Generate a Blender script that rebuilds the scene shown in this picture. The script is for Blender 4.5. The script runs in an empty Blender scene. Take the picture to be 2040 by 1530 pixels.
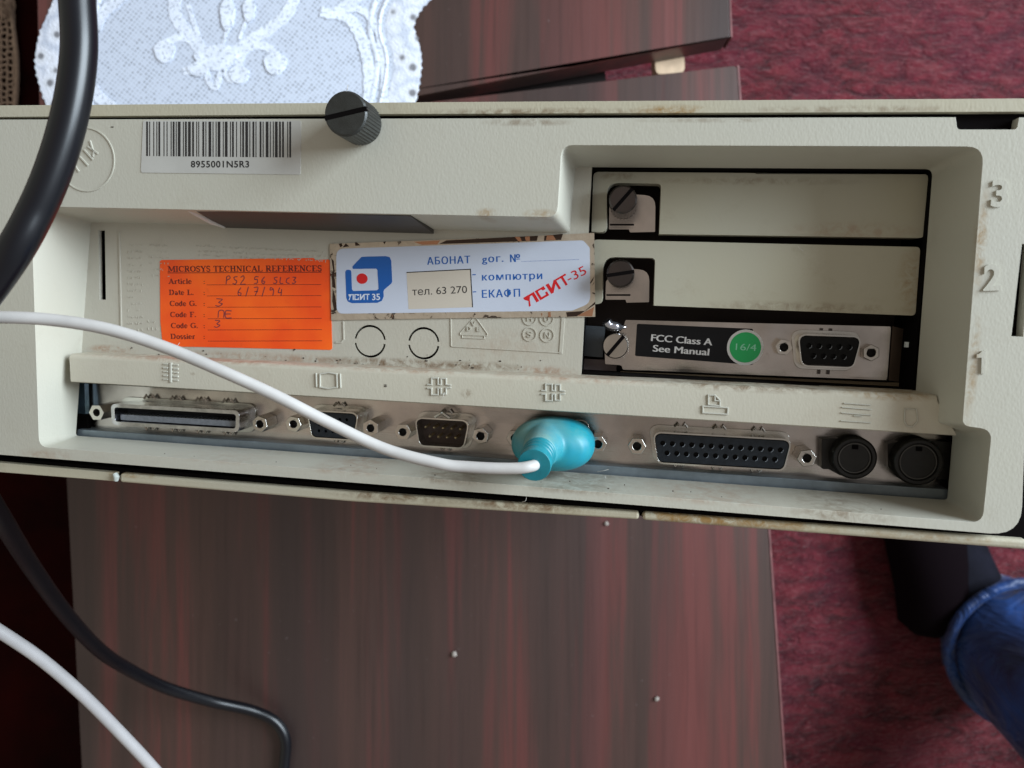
import bpy, bmesh, math, random
from mathutils import Vector, Matrix
from mathutils.geometry import tessellate_polygon
random.seed(7)
S = bpy.context.scene
C = S.collection
# ------------------------------------------------------------ camera
F = 1530.0; CX, CY = 1020.0, 765.0
HC = 0.628                                    # camera height above the table top (z = 0), metres
cam = bpy.data.cameras.new('camera'); cam_o = bpy.data.objects.new('camera', cam); C.objects.link(cam_o)
cam_o.location = (0, 0, HC)                   # looks straight down
cam.sensor_width = 36; cam.lens = 36 * F / 2040
cam.clip_start = 0.01; cam.clip_end = 50
cam.dof.use_dof = True; cam.dof.focus_distance = 0.226; cam.dof.aperture_fstop = 22
S.camera = cam_o
# ------------------------------------------------------------ room light and window light
W = bpy.data.worlds.new('World'); S.world = W; W.use_nodes = True
nt = W.node_tree; bg = nt.nodes['Background']
bg.inputs['Strength'].default_value = 0.40
_tc = nt.nodes.new('ShaderNodeTexCoord'); _sx = nt.nodes.new('ShaderNodeSeparateXYZ'); _rp = nt.nodes.new('ShaderNodeValToRGB'); _mr = nt.nodes.new('ShaderNodeMapRange')
nt.links.new(_tc.outputs['Generated'], _sx.inputs[0]); nt.links.new(_sx.outputs['X'], _mr.inputs[0]); _mr.inputs[1].default_value = -1; nt.links.new(_mr.outputs[0], _rp.inputs[0])
_mr.inputs[1].default_value = -0.8; _mr.inputs[2].default_value = 0.9
_e = _rp.color_ramp.elements; _e[0].color = (1.50, 1.26, 1.02, 1); _e[1].color = (1.5, 1.5, 1.5, 1)      # room: sunlit tan wall opposite the window, dimmer ceiling, pale window side
_m = _e.new(0.47); _m.color = (0.32, 0.28, 0.26, 1); _rp.color_ramp.interpolation = 'B_SPLINE'
nt.links.new(_rp.outputs[0], bg.inputs['Color'])
def area(name, loc, target, sx, sy, power, col):
    l = bpy.data.lights.new(name, 'AREA'); l.shape = 'RECTANGLE'; l.size = sx; l.size_y = sy
    l.energy = power; l.color = col
    o = bpy.data.objects.new(name, l); C.objects.link(o); o.location = loc
    o.rotation_euler = (Vector(target) - Vector(loc)).to_track_quat('-Z', 'Y').to_euler()
    return o
area('window_light', (1.55, 0.50, 1.22), (0, 0, 0.35), 1.0, 1.2, 84, (0.78, 0.90, 1.0))
S.view_settings.view_transform = 'Standard'; S.view_settings.look = 'None'
S.view_settings.exposure = 0.08; S.view_settings.gamma = 1
S.cycles.max_bounces = 8

# ------------------------------------------------------------ frame of the computer's rear panel (from the picture's vanishing points)
def V(*a): return Vector(a)
XC = V(10160, 486, -1530).normalized()
DC = V(-477, 13735, 1530); DC = (DC - XC * DC.dot(XC)).normalized()
NC = DC.cross(XC).normalized()                # towards the camera
ZB0 = -21.0
ND0 = 207.0                                   # mm from the lens to the front plane of the rear frame
def ray(px, py): return V((px - CX) / F, (py - CY) / F, 1.0)
_r = ray(CX, CY); OC = _r * (ND0 / -_r.dot(NC))
def L(px, py, z=0.0):                         # point of the panel plane z (mm, local)
    r = ray(px, py); P = r * ((ND0 - z) / -r.dot(NC)) - OC
    return V(P.dot(XC), -P.dot(DC), z)
def LL(pts, z=0.0): return [L(x, y, z) for x, y in pts]
def T(px, py, z=0.0):                         # point on a level plane z (metres, world)
    d = HC - z; return V((px - CX) / F * d, -(py - CY) / F * d, z)
def c2w(v): return V(v.x, -v.y, -v.z)
Rm = Matrix((c2w(XC), c2w(-DC), c2w(NC))).transposed().to_4x4()
ROOT_M = Matrix.Translation(V(0, 0, HC) + c2w(OC) * 0.001) @ Rm @ Matrix.Scale(0.001, 4)
def LW(px, py, z): return ROOT_M @ L(px, py, z)

# ------------------------------------------------------------ materials
def newmat(name):
    m = bpy.data.materials.new(name); m.use_nodes = True
    return m, m.node_tree, m.node_tree.nodes['Principled BSDF']
def N(t, ty, **k):
    n = t.nodes.new(ty)
    for a, b in k.items():
        if a in n.inputs: n.inputs[a].default_value = b
        else: setattr(n, a, b)
    return n
def ramp(t, src, stops):
    r = N(t, 'ShaderNodeValToRGB'); e = r.color_ramp.elements
    while len(e) < len(stops): e.new(0.5)
    for q, (p, c) in zip(e, stops): q.position = p; q.color = (*c, 1) if len(c) == 3 else c
    t.links.new(src, r.inputs[0]); return r.outputs[0]
def coords(t, scale=(1, 1, 1), rot=(0, 0, 0), loc=(0, 0, 0)):
    tc = N(t, 'ShaderNodeTexCoord'); mp = N(t, 'ShaderNodeMapping')
    mp.inputs['Scale'].default_value = scale; mp.inputs['Rotation'].default_value = rot; mp.inputs['Location'].default_value = loc
    t.links.new(tc.outputs['Object'], mp.inputs[0]); return mp.outputs[0]
def noise(t, vec, scale, detail=3, rough=0.5, dist=0.0):
    n = N(t, 'ShaderNodeTexNoise'); n.inputs['Scale'].default_value = scale; n.inputs['Detail'].default_value = detail
    n.inputs['Roughness'].default_value = rough; n.inputs['Distortion'].default_value = dist
    t.links.new(vec, n.inputs['Vector']); return n.outputs['Fac']
def mix(t, fac, a, b, mode='MIX'):
    m = N(t, 'ShaderNodeMix'); m.data_type = 'RGBA'; m.blend_type = mode
    for s, i in ((fac, 0), (a, 6), (b, 7)):
        if isinstance(s, (int, float)): m.inputs[i].default_value = s
        elif isinstance(s, tuple): m.inputs[i].default_value = (*s, 1)
        else: t.links.new(s, m.inputs[i])
    return m.outputs[2]
def math_(t, op, a, b=0.0, clamp=False):
    m = N(t, 'ShaderNodeMath'); m.operation = op; m.use_clamp = clamp
    for i, s in enumerate((a, b)):
        if isinstance(s, (int, float)): m.inputs[i].default_value = s
        else: t.links.new(s, m.inputs[i])
    return m.outputs[0]
def bump(t, h, bs, strength, dist, prev=None):
    b = N(t, 'ShaderNodeBump'); b.inputs['Strength'].default_value = strength; b.inputs['Distance'].default_value = dist
    t.links.new(h, b.inputs['Height'])
    if prev is not None: t.links.new(prev, b.inputs['Normal'])
    if bs is not None: t.links.new(b.outputs[0], bs.inputs['Normal'])
    return b.outputs[0]
def simple(name, col, rough=0.5, metal=0.0, spec=0.5, var=0.0, vs=1.0, bmp=0.0, bs_=6.0, coat=0.0, sheen=0.0):
    m, t, b = newmat(name)
    b.inputs['Base Color'].default_value = (*col, 1); b.inputs['Roughness'].default_value = rough
    b.inputs['Metallic'].default_value = metal; b.inputs['Specular IOR Level'].default_value = spec
    b.inputs['Coat Weight'].default_value = coat; b.inputs['Sheen Weight'].default_value = sheen
    if var or bmp: vec = coords(t)
    if var:
        n = noise(t, vec, vs, 4, 0.6)
        c = ramp(t, n, [(0.3, tuple(x * (1 - var) for x in col)), (0.7, tuple(min(1, x * (1 + var)) for x in col))])
        t.links.new(c, b.inputs['Base Color'])
        r = N(t, 'ShaderNodeMapRange'); t.links.new(n, r.inputs[0]); r.inputs[3].default_value = max(0.02, rough - 0.12); r.inputs[4].default_value = min(1, rough + 0.12)
        t.links.new(r.outputs[0], b.inputs['Roughness'])
    if bmp: bump(t, noise(t, vec, bs_, 3), b, 1.0, bmp)
    return m
def plastic(name, col, dirt=0.35, grain=1.0, dirtcol=(0.22, 0.15, 0.085), dscale=0.09, yellow=0.25, stains=()):
    m, t, b = newmat(name)
    vec = coords(t); vg = coords(t, scale=(1.0, 0.55, 1.0), rot=(0, 0, 0.35))
    big = noise(t, vec, 0.016, 2, 0.5)
    c = mix(t, ramp(t, big, [(0.35, (0, 0, 0)), (0.75, (yellow,) * 3)]), col, (col[0] * 1.0, col[1] * 0.94, col[2] * 0.80))
    mid = noise(t, vec, dscale, 5, 0.65, 0.4); fine = noise(t, vec, 1.4, 4, 0.7)
    mask = math_(t, 'MULTIPLY', ramp(t, mid, [(0.56, (0, 0, 0)), (0.82, (1, 1, 1))]), ramp(t, fine, [(0.35, (0.1,) * 3), (0.65, (1,) * 3)]))
    c = mix(t, math_(t, 'MULTIPLY', mask, dirt), c, dirtcol)
    sp = noise(t, vec, 0.9, 2, 0.5)
    c = mix(t, ramp(t, sp, [(0.76, (0, 0, 0)), (0.82, (0.5 * dirt,) * 3)]), c, (0.1, 0.07, 0.05))
    if stains:
        nn = ramp(t, noise(t, vec, 0.30, 6, 0.72, 0.6), [(0.40, (0, 0, 0)), (0.62, (1, 1, 1))])
        for (px, py, pz, rx, ry, k, sc) in stains:
            q = L(px, py, pz); qx = (L(px + rx, py, pz) - q).length; qy = (L(px, py + ry, pz) - q).length
            mp = N(t, 'ShaderNodeMapping'); mp.inputs['Location'].default_value = (-q.x / qx, -q.y / qy, 0); mp.inputs['Scale'].default_value = (1 / qx, 1 / qy, 0)
            t.links.new(vec, mp.inputs[0]); ln = N(t, 'ShaderNodeVectorMath'); ln.operation = 'LENGTH'; t.links.new(mp.outputs[0], ln.inputs[0])
            f = math_(t, 'MULTIPLY', ramp(t, ln.outputs['Value'], [(0.35, (1, 1, 1)), (1.0, (0, 0, 0))]), nn)
            c = mix(t, math_(t, 'MULTIPLY', f, k), c, sc)
    t.links.new(c, b.inputs['Base Color'])
    b.inputs['Roughness'].default_value = 0.46; b.inputs['Specular IOR Level'].default_value = 0.4
    v = N(t, 'ShaderNodeTexVoronoi'); v.inputs['Scale'].default_value = 1.9; v.feature = 'SMOOTH_F1'; t.links.new(vg, v.inputs['Vector'])
    n1 = bump(t, v.outputs['Distance'], None, 0.5 * grain, 0.000055)
    bump(t, noise(t, vec, 0.9, 2), b, 0.12, 0.0001, n1)
    return m
OCH = (0.28, 0.16, 0.05); BRN = (0.15, 0.085, 0.04); PNK = (0.34, 0.22, 0.15)
PL = plastic('beige_plastic', (0.475, 0.46, 0.395), 0.22, stains=[(970, 426, -1, 24, 14, .8, OCH), (1078, 428, -1, 40, 13, .7, OCH), (700, 925, -6, 90, 16, .75, PNK), (470, 905, -6, 160, 14, .4, PNK),
    (900, 948, -4, 90, 14, .6, BRN), (1150, 968, -4, 140, 14, .5, BRN), (1420, 985, -6, 170, 14, .45, PNK), (1660, 1010, -8, 130, 16, .6, BRN), (1050, 244, 0, 110, 9, .6, BRN), (1420, 240, 0, 200, 6, .4, BRN),
    (1948, 480, -2, 14, 120, .7, OCH), (1930, 740, -2, 14, 130, .6, OCH), (120, 900, -6, 60, 16, .5, PNK)])
PL_FLOOR = plastic('beige_plastic_recess', (0.47, 0.445, 0.38), 0.22, 1.2, stains=[(520, 712, ZB0, 220, 12, .8, PNK), (800, 724, ZB0, 200, 13, .9, BRN), (960, 730, ZB0, 100, 12, .8, BRN), (1090, 738, ZB0, 70, 12, .9, PNK), (220, 695, ZB0, 60, 10, .9, PNK), (1000, 690, ZB0, 120, 40, .3, PNK)])
PL_RIM = plastic('beige_plastic_stained', (0.45, 0.42, 0.33), 0.7, 1.2, (0.20, 0.115, 0.05), 0.035, 0.7, stains=[(1060, 224, -1, 330, 11, .7, BRN), (1340, 220, -1, 90, 14, .9, OCH), (1700, 218, -1, 300, 10, .5, BRN), (780, 990, -2, 150, 14, .8, BRN), (1040, 1008, -2, 170, 14, .9, BRN),
    (1370, 1032, -2, 120, 20, 1.0, OCH), (1480, 1040, -2, 260, 16, .9, OCH), (1850, 1070, -2, 200, 12, .6, OCH), (260, 946, -2, 60, 8, .9, OCH)])
PL_COVER = plastic('slot_cover_enamel', (0.44, 0.42, 0.335), 0.35, 0.3, yellow=0.8, stains=[(1700, 460, -24, 160, 22, .5, PNK), (1500, 360, -24, 260, 10, .4, BRN), (1820, 560, -24, 40, 80, .5, OCH), (1600, 612, -24, 240, 14, .5, BRN), (1230, 350, -24, 50, 12, .5, BRN)])
PL_RAIL = plastic('beige_plastic_rail', (0.49, 0.46, 0.38), 0.3, 1.1, (0.27, 0.17, 0.12), 0.06, stains=[(400, 712, -12, 330, 13, 1.0, PNK), (800, 732, -12, 260, 12, .9, PNK), (1150, 752, -10, 200, 14, .8, PNK), (1500, 770, -10, 260, 14, .8, BRN), (1780, 785, -10, 120, 16, .8, OCH), (930, 785, -10, 14, 12, .8, BRN), (384, 745, -10, 6, 4, 1, BRN)])
EMB = simple('raised_plastic', (0.49, 0.475, 0.41), 0.45)
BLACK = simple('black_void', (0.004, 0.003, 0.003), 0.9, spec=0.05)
STEEL_IN = simple('dark_inner_steel', (0.030, 0.018, 0.014), 0.6, 0.3, var=0.3, vs=0.05)
BLUESTEEL = simple('blue_grey_steel', (0.20, 0.235, 0.26), 0.38, 0.55, var=0.2, vs=0.12)
def brushed(name, col, rough=0.3):
    m, t, b = newmat(name)
    vec = coords(t); vs = coords(t, scale=(0.05, 1.2, 1))
    big = noise(t, vec, 0.05, 4, 0.6)
    c = ramp(t, big, [(0.32, tuple(x * 0.66 for x in col)), (0.68, col)])
    sp = noise(t, vec, 0.5, 5, 0.7)
    c = mix(t, ramp(t, sp, [(0.64, (0, 0, 0)), (0.80, (0.4,) * 3)]), c, (0.20, 0.14, 0.10))
    t.links.new(c, b.inputs['Base Color'])
    b.inputs['Metallic'].default_value = 1.0
    r = N(t, 'ShaderNodeMapRange'); t.links.new(big, r.inputs[0]); r.inputs[3].default_value = rough + 0.14; r.inputs[4].default_value = rough - 0.05
    t.links.new(r.outputs[0], b.inputs['Roughness'])
    n1 = bump(t, noise(t, vs, 1.0, 3), None, 0.2, 0.0001)
    bump(t, noise(t, vec, 0.06, 1), b, 0.8, 0.0018, n1)
    return m
PLATE = brushed('port_plate_steel', (0.64, 0.59, 0.55), 0.17)
BRIGHT = brushed('nickel_shell', (0.74, 0.72, 0.67), 0.14)
NUT = brushed('nickel_nut', (0.70, 0.66, 0.60), 0.18)
SCREW = brushed('dull_screw_steel', (0.105, 0.09, 0.085), 0.28)
GOLD = simple('gold_pin', (0.75, 0.60, 0.36), 0.28, 1.0)
DKPLUG = simple('black_insulator', (0.014, 0.014, 0.016), 0.5, spec=.25)
BLUPLUG = simple('slate_insulator', (0.010, 0.013, 0.017), 0.4, var=0.25, vs=0.6, spec=.3)
HOLE = simple('contact_hole', (0.004, 0.004, 0.005), 0.7)
DIN = simple('black_din_plastic', (0.010, 0.009, 0.008), 0.34, spec=0.35, var=0.25, vs=0.4)
KNOB = simple('black_knurled_plastic', (0.022, 0.023, 0.021), 0.42, var=0.25, vs=0.5, bmp=0.0001, bs_=3)

# ------------------------------------------------------------ mesh helpers
def link(name, bm, mat, parent=None, smooth=False, bevel=0.0, seg=2, angle=30, recalc=True):
    if recalc: bmesh.ops.recalc_face_normals(bm, faces=bm.faces)
    me = bpy.data.meshes.new(name); bm.to_mesh(me); bm.free()
    o = bpy.data.objects.new(name, me); C.objects.link(o)
    if mat: me.materials.append(mat)
    if parent is not None: o.parent = parent
    if smooth or bevel:
        for p in me.polygons: p.use_smooth = True
    if smooth and not bevel:
        me.set_sharp_from_angle(angle=math.radians(45))
    if bevel:
        b = o.modifiers.new('bevel', 'BEVEL'); b.width = bevel; b.segments = seg; b.limit_method = 'ANGLE'
        b.angle_limit = math.radians(angle); b.harden_normals = True
    return o
def tag(o, label=None, cat=None, group=None, kind=None):
    if label: o['label'] = label
    if cat: o['category'] = cat
    if group: o['group'] = group
    if kind: o['kind'] = kind
    return o
def empty(name, M=None):
    o = bpy.data.objects.new(name, None); C.objects.link(o); o.empty_display_size = 0.02
    if M is not None: o.matrix_world = M
    return o
def copy_tree(o, parent=None):
    c = o.copy(); C.objects.link(c)
    if parent is not None: c.parent = parent
    for ch in list(o.children): copy_tree(ch, c)
    return c
def rpoly(pts, r=1.0, seg=4):
    out = []; n = len(pts); rr = r if isinstance(r, (list, tuple)) else [r] * n
    for i in range(n):
        p, a, b = pts[i], pts[i - 1], pts[(i + 1) % n]; q = rr[i]
        da, db = (a - p), (b - p); la, lb = da.length, db.length
        if q <= 0: out.append(p.copy()); continue
        th = da.angle(db); d = min(q / max(math.tan(th / 2), 0.05), la * 0.48, lb * 0.48)
        p0, p1 = p + da / la * d, p + db / lb * d
        for k in range(seg + 1):
            s = k / seg; out.append(p0 * (1 - s) ** 2 + p * 2 * s * (1 - s) + p1 * s * s)
    return out
def circ(c, r, n=24, a0=0.0, ry=None):
    return [V(c[0] + r * math.cos(a0 + 2 * math.pi * k / n), c[1] + (ry or r) * math.sin(a0 + 2 * math.pi * k / n), 0) for k in range(n)]
def rect(x0, y0, x1, y1): return [V(x0, y0, 0), V(x1, y0, 0), V(x1, y1, 0), V(x0, y1, 0)]
def add_plate(bm, outer, z1, z0, holes=(), closed=True):
    loops = [list(outer)] + [list(h) for h in holes]
    flat = [V(p.x, p.y, 0) for l in loops for p in l]
    tris = tessellate_polygon([[V(p.x, p.y, 0) for p in l] for l in loops])
    top = [bm.verts.new((p.x, p.y, z1)) for p in flat]; bot = [bm.verts.new((p.x, p.y, z0)) for p in flat]
    for t in tris:
        try:
            bm.faces.new([top[i] for i in t])
            if closed: bm.faces.new([bot[i] for i in reversed(t)])
        except ValueError: pass
    k = 0
    for l in loops:
        n = len(l)
        for i in range(n):
            a, b = k + i, k + (i + 1) % n
            bm.faces.new([top[a], top[b], bot[b], bot[a]])
        k += n
def plate(name, outer, z1, z0, mat, parent, holes=(), bevel=0.0, seg=2, closed=True, M=None):
    bm = bmesh.new(); add_plate(bm, outer, z1, z0, holes, closed)
    if M is not None: bmesh.ops.transform(bm, matrix=M, verts=bm.verts)
    return link(name, bm, mat, parent, bevel=bevel, seg=seg)
def ring_loft(bm, rings, cap0=False, cap1=False, closed=True):
    vs = [[bm.verts.new(p) for p in r] for r in rings]; n = len(rings[0])
    for a, b in zip(vs, vs[1:]):
        for i in range(n if closed else n - 1):
            j = (i + 1) % n; bm.faces.new([a[i], a[j], b[j], b[i]])
    if cap0: bm.faces.new(list(reversed(vs[0])))
    if cap1: bm.faces.new(vs[-1])
    return vs
def spline(pts, n=8):
    out = []; P = [pts[0] * 2 - pts[1]] + list(pts) + [pts[-1] * 2 - pts[-2]]
    for i in range(1, len(P) - 2):
        for k in range(n):
            t = k / n; a, b, c, d = P[i - 1], P[i], P[i + 1], P[i + 2]
            out.append(0.5 * ((2 * b) + (c - a) * t + (2 * a - 5 * b + 4 * c - d) * t * t + (3 * b - a - 3 * c + d) * t ** 3))
    out.append(P[-2].copy()); return out
def tube(bm, pts, r, n=14, caps=True, flat=None):
    rs = r if isinstance(r, (list, tuple)) else [r] * len(pts)
    t = (pts[1] - pts[0]).normalized(); u = t.orthogonal().normalized(); rings = []
    for i, p in enumerate(pts):
        a, b = pts[max(i - 1, 0)], pts[min(i + 1, len(pts) - 1)]
        t2 = (b - a).normalized(); u = (u - t2 * u.dot(t2)).normalized(); v = t2.cross(u)
        rings.append([p + (u * math.cos(2 * math.pi * k / n) + v * math.sin(2 * math.pi * k / n)) * rs[i] for k in range(n)])
    ring_loft(bm, rings, caps, caps)
def lathe(bm, prof, n=28, c=(0, 0), squash=1.0):
    rings = [[V(c[0] + r * math.cos(2 * math.pi * k / n), c[1] + r * squash * math.sin(2 * math.pi * k / n), z) for k in range(n)] for r, z in prof]
    ring_loft(bm, rings, True, True)
def box(bm, x0, y0, z0, x1, y1, z1):
    add_plate(bm, rect(x0, y0, x1, y1), z1, z0)
def ribbon(bm, pts, w, z1, z0, closed=False):
    """flat stroke of width w along pts (xy)"""
    n = len(pts); lo, hi = [], []
    ww = w if isinstance(w, (list, tuple)) else [w] * n
    for i, p in enumerate(pts):
        a = pts[i - 1] if (i > 0 or closed) else p
        b = pts[(i + 1) % n] if (i < n - 1 or closed) else p
        d1 = (p - a); d2 = (b - p); d1.z = d2.z = 0
        if d1.length < 1e-9: d1 = d2
        if d2.length < 1e-9: d2 = d1
        d1 = d1.normalized(); d2 = d2.normalized(); d = (d1 + d2)
        d = d.normalized() if d.length > 1e-6 else d1
        nn = V(-d.y, d.x, 0); s = ww[i] / 2 / max(0.45, abs(nn.dot(V(-d1.y, d1.x, 0))))
        lo.append(V(p.x, p.y, 0) - nn * s); hi.append(V(p.x, p.y, 0) + nn * s)
    vs = [[bm.verts.new((q.x, q.y, z)) for q in arr] for arr, z in ((lo, z1), (hi, z1), (hi, z0), (lo, z0))]
    rng = range(n if closed else n - 1)
    for i in rng:
        j = (i + 1) % n
        for A, B in ((0, 1), (1, 2), (2, 3), (3, 0)):
            bm.faces.new([vs[A][i], vs[A][j], vs[B][j], vs[B][i]])
    if not closed:
        bm.faces.new([vs[k][0] for k in (3, 2, 1, 0)]); bm.faces.new([vs[k][-1] for k in range(4)])
# text: outlines of the built-in font, fitted between two baseline points
_tc = {}
def text_mesh(s, weight=0.0, ext=0.0, spacing=1.0):
    key = (s, weight, ext, spacing)
    if key in _tc: return _tc[key]
    cu = bpy.data.curves.new('t', 'FONT'); cu.body = s; cu.offset = weight; cu.resolution_u = 4; cu.space_character = spacing
    cu.extrude = ext
    o = bpy.data.objects.new('t', cu); C.objects.link(o)
    bpy.context.view_layer.update()
    dg = bpy.context.evaluated_depsgraph_get()
    me = bpy.data.meshes.new_from_object(o.evaluated_get(dg))
    vs = [v.co.copy() for v in me.vertices]; fs = [tuple(p.vertices) for p in me.polygons]
    bpy.data.objects.remove(o); bpy.data.curves.remove(cu); bpy.data.meshes.remove(me)
    _tc[key] = (vs, fs); return _tc[key]
_h = text_mesh('H'); CAP = max(v.y for v in _h[0])
def fit_text(name, s, p0, p1, cap, z, mat, parent, weight=0.0, depth=0.0, spacing=1.0, shear=0.0):
    """p0,p1: local points of the baseline; cap: cap height mm"""
    vs, fs = text_mesh(s, weight, 0.5 if depth else 0.0, spacing)
    x0 = min(v.x for v in vs); x1 = max(v.x for v in vs)
    d = V(p1.x - p0.x, p1.y - p0.y, 0); ex = d / (x1 - x0); ey = V(-d.y, d.x, 0).normalized() * (cap / CAP)
    bm = bmesh.new(); q = []
    for v in vs:
        p = V(p0.x, p0.y, 0) + ex * (v.x - x0) + ey * v.y + ex.normalized() * shear * v.y * cap
        zz = z + (depth if v.z > 0 else 0) if depth else z
        q.append(bm.verts.new((p.x, p.y, zz)))
    for f in fs:
        try: bm.faces.new([q[i] for i in f])
        except ValueError: pass
    return link(name, bm, mat, parent, recalc=bool(depth))

# ============================================================ SETTING
def carpet_mat():
    m, t, b = newmat('red_heather_carpet')
    v1 = coords(t, scale=(16, 38, 1), rot=(0, 0, -0.05)); v2 = coords(t)
    n1 = noise(t, v1, 1.6, 5, 0.7, 0.6); n2 = noise(t, v2, 9, 3, 0.6); n3 = noise(t, coords(t, scale=(60, 170, 1), rot=(0, 0, -.05)), 1.5, 3, 0.7)
    c = ramp(t, n1, [(0.32, (0.030, 0.005, 0.008)), (0.45, (0.085, 0.011, 0.016)), (0.56, (0.140, 0.017, 0.025)), (0.72, (0.19, 0.040, 0.046))])
    c = mix(t, ramp(t, n2, [(0.40, (0, 0, 0)), (0.68, (0.45,) * 3)]), c, (0.10, 0.010, 0.028))
    c = mix(t, ramp(t, n3, [(0.56, (0, 0, 0)), (0.70, (0.6,) * 3)]), c, (0.24, 0.075, 0.085))
    t.links.new(c, b.inputs['Base Color']); b.inputs['Roughness'].default_value = 0.95
    b.inputs['Specular IOR Level'].default_value = 0.1; b.inputs['Sheen Weight'].default_value = 0.15
    bump(t, n1, b, 0.9, 0.012, bump(t, n3, None, 0.8, 0.006)); return m
ZF = -0.46
bm = bmesh.new(); bmesh.ops.create_grid(bm, x_segments=1, y_segments=1, size=2.5)
bmesh.ops.translate(bm, verts=bm.verts, vec=(0, 0, ZF))
tag(link('carpet', bm, carpet_mat(), recalc=False), 'dark red heathered carpet on the floor', kind='structure')

# ---- table
def wood_mat(name, shift):
    m, t, b = newmat(name)
    v = coords(t, scale=(1, 0.035, 1), loc=(shift, shift * 3, 0)); v2 = coords(t, scale=(1, 0.015, 1), loc=(shift * 2, 0, 0)); v3 = coords(t)
    n1 = noise(t, v, 22, 5, 0.65, 0.5); n2 = noise(t, v2, 9, 2, 0.5); n3 = noise(t, v, 190, 3, 0.6)
    c = ramp(t, n1, [(0.36, (0.045, 0.025, 0.020)), (0.50, (0.066, 0.032, 0.026)), (0.58, (0.115, 0.032, 0.028)), (0.74, (0.145, 0.044, 0.040))])
    c = mix(t, ramp(t, n2, [(0.40, (0.85,) * 3), (0.56, (0, 0, 0))]), c, (0.035, 0.022, 0.020))
    c = mix(t, ramp(t, n3, [(0.50, (0, 0, 0)), (0.75, (0.35,) * 3)]), c, (0.02, 0.009, 0.008))
    n4 = noise(t, v3, 220, 2, 0.5)
    c = mix(t, ramp(t, n4, [(0.74, (0, 0, 0)), (0.80, (0.35,) * 3)]), c, (0.25, 0.2, 0.2))
    t.links.new(c, b.inputs['Base Color']); b.inputs['Roughness'].default_value = 0.42; b.inputs['Specular IOR Level'].default_value = 0.55
    bump(t, n3, b, 0.25, 0.0004); return m
WOOD = wood_mat('mahogany_laminate', 0.0); WOOD2 = wood_mat('mahogany_laminate_leaf', 0.7)
EDGE = simple('worn_table_edge', (0.16, 0.06, 0.06), 0.5, var=0.35, vs=60)
DARKWOOD = simple('dark_apron_wood', (0.012, 0.006, 0.005), 0.6)
table = empty('coffee_table', Matrix.Translation(V(0.0, 0, 0)))
tag(table, 'dark mahogany laminate table with a gap between its two leaves, under the computer', 'table')
def slab(name, px, z1, z0, mat, parent, bevel=0.0012):
    return plate(name, rpoly([T(x, y, z1) for x, y in px], 0.004, 3), z1, z0, mat, parent, bevel=bevel)
slab('table_leaf', [(94, 225), (840, 205), (1468, 130), (1603, 2150), (196, 2150)], 0, -0.022, WOOD, table)
slab('table_leaf', [(80, 312), (62, -700), (1416, -820), (1455, 75), (830, 191)], 0.0008, -0.022, WOOD2, table)
# edge strip seen on the right side
e = plate('edge_band', [T(1468.5, 130, 0), T(1469.5 + 3, 130, 0), T(1603 + 5, 2150, 0), T(1604, 2150, 0)], 0.0004, -0.021, EDGE, table)
plate('edge_band', [T(1455.5, 75, 0), T(1416.5, -820, 0), T(1420, -820, 0), T(1459, 75, 0)], 0.0010, -0.021, EDGE, table)
bm = bmesh.new()
add_plate(bm, [T(150, 330, -0.03), T(150, 60, -0.03), T(1200, 40, -0.03), T(1222, 240, -0.03)], -0.045, -0.075)
link('apron', bm, DARKWOOD, table)
bm = bmesh.new(); add_plate(bm, [T(230, 1900, -0.03), T(230, 1860, -0.03), T(1500, 1860, -0.03), T(1500, 1900, -0.03)], -0.023, -0.08); link('apron', bm, DARKWOOD, table)
PEG = simple('pale_pine', (0.62, 0.45, 0.30), 0.6, var=0.15, vs=90)
bm = bmesh.new(); pc = T(1332, 118, -0.03)
add_plate(bm, rpoly([pc + V(-0.0125, -0.016, 0), pc + V(0.0125, -0.014, 0), pc + V(0.011, 0.016, 0), pc + V(-0.0135, 0.014, 0)], 0.005, 4), -0.023, -0.040)
link('wooden_peg', bm, PEG, table, bevel=0.003)
for x, y in ((250, -500), (1340, -560), (280, 1840), (1480, 1840)):
    bm = bmesh.new(); c = T(x, y, -0.03)
    ring_loft(bm, [[V(c.x + sx * w, c.y + sy * w, z) for sx, sy in ((-1, -1), (1, -1), (1, 1), (-1, 1))] for w, z in ((0.024, -0.023), (0.024, -0.08), (0.015, ZF))], True, True)
    link('leg', bm, DARKWOOD, table, bevel=0.003)

# ---- crumbs on the table
CR = simple('pale_crumb', (0.33, 0.29, 0.26), 0.9, spec=.1)
for i, (x, y, r, lab) in enumerate([(905, 1302, 0.0030, 'round pale crumb on the dark table below the teal plug'), (1308, 1391, 0.0028, 'oblong pale crumb lying lowest on the dark table'), (1208, 1042, 0.0026, 'greyish crumb on the table close under the computer rim')]):
    bm = bmesh.new(); bmesh.ops.create_icosphere(bm, subdivisions=2, radius=r * 0.75)
    for v in bm.verts: v.co *= random.uniform(0.8, 1.15)
    bmesh.ops.scale(bm, vec=(1, 0.8 + 0.4 * (i == 0), 0.6), verts=bm.verts)
    o = link('crumb', bm, CR, smooth=True); o.location = T(x, y, 0) + V(0, 0, r * 0.55); o.rotation_euler.z = i * 1.1
    tag(o, lab, 'crumb', 'crumbs on the table')

# ============================================================ COMPUTER
comp = empty('desktop_computer', ROOT_M)
tag(comp, 'beige desktop computer stood on end, rear panel with ports and stickers facing up', 'computer')
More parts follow.
